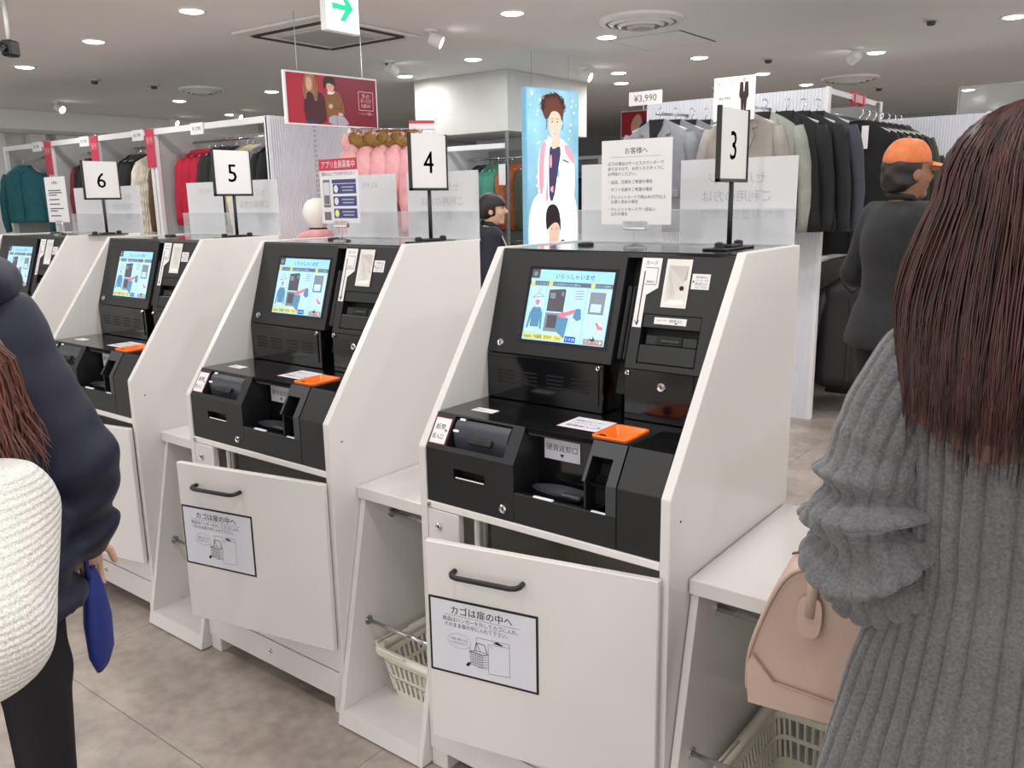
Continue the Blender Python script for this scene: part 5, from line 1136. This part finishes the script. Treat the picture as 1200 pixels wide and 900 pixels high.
cp = obj('cap', add_surface(MB(), [('ell', h.hp(0, -.005, 1.64), h.r(.090, .108, .095))], 'cap_orange', h=.008, k=.02, clip=lambda X, h=h: h.hp(0, 0, 1.622)[2]+.25*(X[..., 1]-h.hp(0, 0, 1.6)[1])*0-X[..., 2], disp=lambda X: .0025*np.sin(60*X[..., 0]+40*X[..., 1])), t, smooth=True)
br = MB(); R0 = [[h.hp(.085*math.sin(a)*q, .06+.045*math.cos(a)*q+(.05+.02*q)*(q-.9)*1.2, 1.632-.03*(q-1)-.02*abs(math.sin(a))**2) for a in np.linspace(-1.45, 1.45, 15)] for q in (.9, 1.2, 1.55, 1.75)]
br.rings(R0+[[(p[0], p[1], p[2]-.006) for p in r_] for r_ in R0[::-1]], 'cap_orange', False, False, closed=False); obj('brim', br, cp, smooth=True)
obj('button', MB().lathe([(.01, 0), (.008, .005), (.002, .007)], 'cap_orange', 10, c=h.hp(0, -.005, 1.7335)), cp, smooth=True)

# ------------------------------------------------------------------ woman standing behind the kiosks
t = thing('person', 'woman with a low ponytail and cream bag strap beside the lit poster', 'person', (-2.39, 3.22, 0), math.radians(-52))
h = Human(1.51, 0.03)
obj('body', h.body('skin'), t, smooth=True); obj('face', h.face(), t, smooth=True)
jk = obj('jacket', h.top('navy_knit', .74, e=.028, sleeve_e=.028, disp=folds(.004)), t, smooth=True)
obj('collar', MB().tube([h.p(.05, .07, 1.43), h.p(.07, .0, 1.475), h.p(0, -.062, 1.485), h.p(-.07, .0, 1.475), h.p(-.05, .07, 1.43)], .02, 'navy_knit', 8), jk, smooth=True)
obj('trousers', h.trousers('trouser_black'), t, smooth=True)
for sx in (-1, 1): obj('shoe', h.shoe(sx, 'shoe_black'), t, smooth=True)
hp = [('ell', h.hp(0, .0, 1.612), h.r(.092, .118, .106)), ('ell', h.hp(0, -.06, 1.56), h.r(.078, .05, .07))]
ho = obj('hair', add_surface(MB(), hp, 'hair_black', h=.008, k=.03, clip=lambda X, h=h: np.minimum(np.maximum(X[..., 1]-h.hp(0, .035, 1.6)[1], h.p(0, 0, 1.515)[2]-X[..., 2]), h.p(0, 0, 1.612)[2]-X[..., 2]), disp=lambda X: .0025*np.sin(90*X[..., 0])), t, smooth=True)
obj('ponytail', MB().tube([h.hp(0, -.10, 1.56), h.hp(0, -.135, 1.545), h.hp(0, -.14, 1.50), h.hp(0, -.125, 1.43)], [.02, .034, .03, .008], 'hair_black', 10), ho, smooth=True)
tb = thing('shoulder_bag', 'dark shoulder bag on a cream strap worn by the ponytailed woman', 'bag', (-2.39, 3.22, 0), math.radians(-52))
obj('strap', MB().tube([h.p(.17, -.19, .86), h.p(.175, -.17, 1.1), h.p(.15, -.13, 1.32), h.p(.13, -.05, 1.465), h.p(.13, .06, 1.44), h.p(.16, .155, 1.25), h.p(.19, .19, .98), h.p(.2, .16, .86)], .014, 'cream_strap', 8, flat=.35), tb, smooth=True)
obj('pouch', MB().box(.19, .27, -.18, .16, .60, .80, 'navy_knit', .03), tb)

# ------------------------------------------------------------------ person in the navy hooded jacket
t = thing('person', 'person in a navy hooded jacket at the left edge facing the kiosks', 'person', (-.575, -.80, 0), math.radians(50))
h = Human(1.51, 0.14, sw=.11, armR=((.272, .0, 1.05), (.23, .10, .81)), armL=((-.23, .06, 1.1), (-.15, .28, 1.06)), head=(0, .05))
obj('body', h.body('skin'), t, smooth=True); obj('face', h.face(), t, smooth=True)
jk = obj('jacket', h.top('navy_jacket', .68, e=.05, sleeve_e=.036, flare=.015, h=.010, disp=lambda X: .011*np.sin(62*X[..., 2]+5*np.sin(9*X[..., 0]+4*X[..., 1]))*np.clip((.98-X[..., 2])*5, .12, 1)*np.clip(X[..., 0]*8, .25, 1)), t, smooth=True)
hd2 = [('ell', h.p(.03, -.13, 1.50), (.135, .09, .065)), ('ell', h.p(.10, -.06, 1.505), (.075, .10, .055)), ('ell', h.p(-.085, -.055, 1.505), (.06, .085, .06)), ('subell', h.p(0.01, -.04, 1.60), (.085, .10, .085), .02)]
obj('hood', add_surface(MB(), hd2, 'navy_jacket', h=.009, k=.03, disp=lambda X: .007*np.sin(40*X[..., 2]+20*X[..., 0])), jk, smooth=True)
obj('cuff', MB().tube([h.p(.233, .082, .855), h.p(.23, .10, .81)], [.05, .046], 'navy_jacket', 14, cap=False), jk, smooth=True)
obj('trousers', h.trousers('trouser_black', .022), t, smooth=True)
for sx in (-1, 1): obj('shoe', h.shoe(sx, 'shoe_black'), t, smooth=True)
hp = [('ell', h.hp(0, -.012, 1.61), h.r(.09, .108, .105)), ('ell', h.hp(0, -.06, 1.54), h.r(.078, .05, .07))]
obj('hair', add_surface(MB(), hp, 'hair_black', h=.009, k=.03, clip=lambda X, h=h: np.minimum(np.maximum(X[..., 1]-h.hp(0, .02, 1.6)[1], h.p(0, 0, 1.49)[2]-X[..., 2]), h.p(0, 0, 1.64)[2]-X[..., 2])), t, smooth=True)
st = MB().tube([h.p(.10, -.17, 1.05), h.p(.105, -.165, 1.25), h.p(.11, -.10, 1.43), h.p(.11, .0, 1.46)], .022, 'tartan', 8, flat=.3); obj('rucksack_strap', st, jk, smooth=True, label='grey patterned strap')
tb = thing('blue_shopping_bag', 'royal blue cloth bag hanging from the hand of the navy jacket person', 'bag', (-.575, -.80, 0), math.radians(50))
w_ = Vector(h.p(.23, .105, .725)); q = MB()
q.rings([[(w_.x+a*math.cos(u)*(1+.08*math.sin(3*u)), w_.y+b*math.sin(u), w_.z+z) for u in np.linspace(0, 2*math.pi, 20, endpoint=False)] for z, a, b in ((.0, .010, .014), (-.05, .022, .035), (-.13, .03, .05), (-.21, .026, .055), (-.25, .012, .04))], 'royal_blue'); obj('pouch', q, tb, smooth=True)
obj('handle', MB().tube([w_+Vector((0, .02, -.02)), w_+Vector((0, .025, .03)), w_+Vector((0, .0, .06)), w_+Vector((0, -.025, .03)), w_+Vector((0, -.02, -.02))], .006, 'royal_blue', 6), tb, smooth=True)

# ------------------------------------------------------------------ person in the cream sweater, lower left corner
def rib_bands(name, pitch):
    nt = MATS[name].node_tree; N = nt.nodes; L = nt.links; b = N['Principled BSDF']
    wv = N.new('ShaderNodeTexWave'); wv.bands_direction = 'Z'; wv.inputs['Scale'].default_value = .314/pitch; wv.inputs['Distortion'].default_value = 1.2; wv.inputs['Detail Scale'].default_value = 2.0
    tc = [n for n in N if n.type == 'TEX_COORD'][0]; L.new(tc.outputs['Object'], wv.inputs['Vector'])
    bp = N.new('ShaderNodeBump'); bp.inputs['Strength'].default_value = .4; bp.inputs['Distance'].default_value = .006
    L.new(wv.outputs['Fac'], bp.inputs['Height']); old = [n for n in N if n.type == 'BUMP' and n != bp][0]; L.new(old.outputs[0], bp.inputs['Normal']); L.new(bp.outputs[0], b.inputs['Normal'])
rib_bands('knit_cream', .0085)
t = thing('person', 'person in a cream ribbed sweater leaning in at the lower left corner', 'person', (.115, -1.215, 0), math.radians(30))
h = Human(1.335, .55, armR=((.265, -.09, 1.21), (.14, .12, 1.19)), armL=((-.23, .02, 1.1), (-.15, .22, 1.04)), head=(.0, .02))
obj('body', h.body('skin'), t, smooth=True); obj('face', h.face(), t, smooth=True)
obj('sweater', h.top('knit_cream', .50, e=.03, sleeve_e=.045, flare=-.012, h=.009, disp=folds(.006, 22)), t, smooth=True)
obj('trousers', h.trousers('trouser_black'), t, smooth=True)
for sx in (-1, 1): obj('shoe', h.shoe(sx, 'shoe_black'), t, smooth=True)
hp = [('ell', h.hp(0, -.015, 1.61), h.r(.098, .115, .11)), ('cap', h.hp(0, -.045, 1.58), h.hp(0, -.06, 1.46), .095*h.k, .075*h.k)]
ho = obj('hair', add_surface(MB(), hp, 'hair_auburn', h=.009, k=.03, clip=lambda X, h=h: np.minimum(X[..., 1]-h.hp(0, .03, 1.6)[1], h.p(0, 0, 1.64)[2]-X[..., 2]), disp=lambda X: .004*np.sin(110*X[..., 0]+90*X[..., 1])), t, smooth=True)
sr = MB(); rg = random.Random(3)
for i in range(1300):
    a = rg.uniform(-.6, math.pi+.6); rr = h.k*(.108+rg.uniform(-.004, .012)); c0 = Vector(h.hp(0, -.03, 1.62)); L = rg.uniform(.14, .2); o1 = rg.uniform(-.03, .035)
    dx, dy = math.cos(a), -math.sin(a); pts = []
    for q in range(8):
        f = q/7; r2 = rr*(math.sin(min(1, f*2.2+.25)*math.pi/2)); pts.append(c0+Vector((dx*(r2+o1*f*f+.012*f*math.sin(9*f+i)), dy*(r2+o1*f*f), .07-L*f*1.25+.0)))
    sr.tube(pts, [.0016]*6+[.0012, .0005], 'hair_auburn', 3, False)
so = obj('hair_strands', sr, ho); so['kind'] = 'stuff'

# ------------------------------------------------------------------ long-haired woman in the grey ribbed cardigan, right
t = thing('person', 'woman with long brown hair in a grey ribbed cardigan at the right', 'person', (1.285, -.33, 0), 0.0)
X0, Y0 = 1.268, -.33   # sleeve path below is given round this point
h = Human(1.56, 0.0, armR=((.24, .02, 1.12), (.2, .22, 1.08)), armL=((-.14, -.055, 1.15), (-.125, .16, 1.075)), sw=.105, slim=.74)
obj('body', h.body('skin'), t, smooth=True); obj('face', h.face(), t, smooth=True)
obj('trousers', h.trousers('trouser_black'), t, smooth=True)
for sx in (-1, 1): obj('shoe', h.shoe(sx, 'shoe_black'), t, smooth=True)
def rib(u, pitch, g=.30, dep=.0058):
    f = (u/pitch) % 1.0; e = abs(f-.5)*2
    return -dep*(max(0, (e-(1-g))/g))**.7+.0010*(1-e*e)
sec = [(.44, .205, .15, .0, 0), (.60, .195, .145, .0, 0), (.72, .180, .128, 0, 0), (.84, .160, .112, .004, 0), (.94, .142, .10, .008, 0.002), (1.04, .134, .095, .01, 0), (1.14, .134, .095, .008, -.002), (1.24, .138, .092, .004, -.006), (1.30, .125, .086, 0, -.010), (1.335, .09, .076, 0, -.012), (1.355, .07, .068, 0, -.008)]
rings = []; NR = 42*8
zs = np.concatenate([np.linspace(.44, 1.26, 70), np.linspace(1.27, 1.355, 14)])
for z in zs:
    v = [np.interp(z, [q[0] for q in sec], [q[i] for q in sec]) for i in range(1, 5)]; ring = []
    for j in range(NR):
        a = 2*math.pi*j/NR; c, s_ = math.cos(a), math.sin(a); ex = .82
        x = v[0]*math.copysign(abs(c)**ex, c); y = v[1]*math.copysign(abs(s_)**ex, s_)
        n_ = Vector((c/v[0], s_/v[1], 0)).normalized(); dd = rib(j/8.0, 1.0)
        w = .010*math.sin(3*a+1+z*3)*max(0, min(1, (1.15-z)*2))+.006*math.sin(7*a+z*9)*max(0, min(1, (1.1-z)*2))+.004*math.sin(z*40+5*math.sin(a))*max(0, 1-abs(z-1.0)*5)
        ring.append((x+v[2]+n_.x*(dd+w), y+v[3]+n_.y*(dd+w), z))
    rings.append(ring)
cd = obj('cardigan', MB().rings(rings, 'knit_grey', False, False), t, smooth=True)
def sleeve(path, mirror=1):
    pts = [Vector(p[0]) for p in path]; rad = [p[1] for p in path]; bun = [p[2] for p in path]
    cum = [0]
    for a, b in zip(pts[:-1], pts[1:]): cum.append(cum[-1]+(b-a).length)
    N_ = 150; S = np.linspace(0, cum[-1], N_); C = np.array([[np.interp(s_, cum, [p[i] for p in pts]) for i in range(3)] for s_ in S])
    for _ in range(10): C[1:-1] = .25*C[:-2]+.5*C[1:-1]+.25*C[2:]
    R_ = np.interp(S, cum, rad); B_ = np.interp(S, cum, bun); NA = 17*8; rings = []; prev = None
    for i in range(N_):
        tt = Vector(C[min(i+1, N_-1)]-C[max(i-1, 0)]).normalized()
        a = prev-tt*prev.dot(tt) if prev is not None else tt.cross(Vector((0, 1, 0))); a.normalize(); b = tt.cross(a); prev = a; ring = []
        for j in range(NA):
            th = 2*math.pi*j/NA
            ph = S[i]/.046*2*math.pi+1.6*math.sin(th+.6)+.9*math.sin(2*th+1)
            f = B_[i]*(.0150*math.sin(ph)+.006*math.sin(ph*1.7+2*th))
            r = R_[i]+f+rib(j/8.0, 1.0, dep=.004); ring.append(Vector(C[i])+a*(r*math.cos(th))+b*(r*math.sin(th)))
        rings.append([tuple(p) for p in ring])
    inner = [[tuple(Vector(p)*.88+Vector(C[-1])*.12) for p in rings[-1]], [tuple(Vector(p)*.8+Vector(C[-6])*.2) for p in rings[-6]]]
    return MB().rings(rings+inner, 'knit_grey', False, False)
L_ = lambda x, y, z: (x-X0, y-Y0, z)
obj('sleeve', sleeve([(L_(1.205, -.34, 1.305), .040, 0), (L_(1.175, -.348, 1.275), .056, 0), (L_(1.150, -.365, 1.21), .060, 0), (L_(1.136, -.38, 1.15), .060, .15), (L_(1.132, -.39, 1.105), .066, .9), (L_(1.135, -.39, 1.06), .071, 1.1), (L_(1.142, -.372, 1.022), .071, 1.1), (L_(1.150, -.335, .998), .064, .8), (L_(1.152, -.27, .995), .052, .3), (L_(1.148, -.21, .998), .047, 0)]), t, smooth=True, label='bunched ribbed sleeve')
obj('sleeve', sleeve([(L_(1.345, -.325, 1.315), .040, 0), (L_(1.372, -.33, 1.285), .056, 0), (L_(1.40, -.335, 1.22), .060, 0), (L_(1.43, -.335, 1.14), .058, .2), (L_(1.46, -.33, 1.05), .062, .8), (L_(1.47, -.28, 1.0), .060, .8), (L_(1.46, -.20, 1.0), .05, .3), (L_(1.455, -.15, 1.0), .046, 0)]), t, smooth=True)
# hair: inner shell plus strands
hc = Vector((0.004, -.012, 1.472)); RX, RY, RZh = .094, .112, .096
def hair_pt(a, s_, off):
    # a around the head (0 = right, pi/2 = back), s_ 0..1 from crown to tip
    zend = 1.208+.045*abs(math.cos(a))+off*.05; c, sn = math.cos(a), -math.sin(a)
    if s_ < .34:
        f = s_/.34*math.pi/2; return Vector((hc.x+(RX+.006*off)*c*math.sin(f), hc.y+(RY+.006*off)*sn*math.sin(f)-.02*(1-math.sin(f)), hc.z+RZh*math.cos(f)))
    f = (s_-.34)/.66; z = hc.z+(zend-hc.z)*f; g = 1+.40*math.sin(f*1.75)+.05*off; gy = 1+.10*math.sin(f*1.6)+.16*f+.04*off
    pinch = 1-.03*max(0, f-.75)/.25
    return Vector((hc.x+RX*c*g*pinch, hc.y+RY*sn*gy*pinch, z))
A0, A1 = -.62, math.pi+.62
sh = MB().rings([[hair_pt(a, s_, -.5)*1.0 for a in np.linspace(A0, A1, 40)] for s_ in np.linspace(.03, .97, 26)], 'hair_brown', False, False, closed=False); ho = obj('hair', sh, t, smooth=True)
rg = random.Random(11); sr = MB()
for i in range(4200):
    a = rg.uniform(A0, A1); off = rg.gauss(.2, .45); am = rg.uniform(-.05, .05); w0 = rg.uniform(0, 6.28); cl_ = math.sin(a*9)*.25+math.sin(a*23+1)*.15; pts = []
    s0 = rg.uniform(.02, .12); ln = rg.uniform(.92, 1.02)
    for q in range(13):
        s_ = s0+(ln-s0)*q/12; p = hair_pt(a+am*s_*s_+.02*math.sin(w0+5*s_)+.06*cl_*max(0, s_-.55), s_, off+cl_*max(0, s_-.3)); pts.append(p)
    sr.tube(pts, [.0009]+[.0015]*9+[.0013, .0009, .0003], 'hair_brown', 3, False)
so = obj('hair_strands', sr, ho, smooth=True); so['kind'] = 'stuff'

# ------------------------------------------------------------------ beige handbag on her arm
t = thing('handbag', 'beige leather dome handbag hanging from the grey sleeve', 'handbag', (1.060, -.078, .618), math.radians(8))
out = lambda g: sm([(x*g, .135+(z-.135)*(.97+.03*g)) for x, z in ((-.155, .0), (-.16, .075), (-.148, .13), (-.12, .215), (-.095, .262), (-.06, .278), (.06, .278), (.095, .262), (.12, .215), (.148, .13), (.16, .075), (.155, 0))], 2)
rings = [[(x*g, y, .135+(z-.135)*g) for x, z in out(1)] for y, g in ((-.062, .86), (-.066, .93), (-.060, .985), (-.045, 1.0), (.045, 1.0), (.060, .985), (.066, .93), (.062, .86))]
bo = obj('body', MB().rings(rings, 'bag_leather'), t, auto=50)
for y in (-.0655, .0655):
    pts = [(x*.955, y, .135+(z-.135)*.955) for x, z in out(1)]; obj('piping', MB().tube(pts+[pts[0]], .0032, 'bag_seam', 6, False), bo, smooth=True)
c = MB(); b0 = [(-.152, .004), (-.157, .075), (-.148, .098), (-.11, .055), (0, .043), (.11, .055), (.148, .098), (.157, .075), (.152, .004)]
for y, dy in ((-.0672, -.003), (.0672, .003)): c.prism([(x*.965, .135+(z-.135)*.965) for x, z in b0], 1, y, y+dy, 'bag_leather')
obj('base_patch', c, bo); sm_ = MB()
for y in (-.0708, .0708): sm_.tube([(x*.965, y, .135+(z-.135)*.965) for x, z in b0[2:7]], .0016, 'bag_seam', 5, False)
obj('seam', sm_, bo)
obj('zip', MB().tube([(-.1, 0, .262), (-.06, 0, .2795), (.06, 0, .2795), (.1, 0, .262)], .004, 'gold', 6, flat=.5), bo, smooth=True); obj('zip_pull', MB().box(-.07, -.05, -.009, -.004, .270, .284, 'gold', .002), bo)
for y in (-.07, .07):
    s_ = 1 if y > 0 else -1
    ha = obj('handle', MB().tube([(-.055, y, .19), (-.052, y*1.02, .26), (-.03, y*.8, .345), (.015, y*.55, .425), (.06, y*.8, .345), (.075, y*1.02, .26), (.078, y, .19)], [.009]*7, 'bag_leather', 10), t, smooth=True)
    for x in (-.055, .078): obj('handle_tab', MB().prism(sm([(x-.016, .225), (x+.016, .225), (x+.02, .19), (x+.016, .160), (x, .15), (x-.016, .160), (x-.02, .19)], 2), 1, y-.002*s_, y+.004*s_, 'bag_leather'), ha)
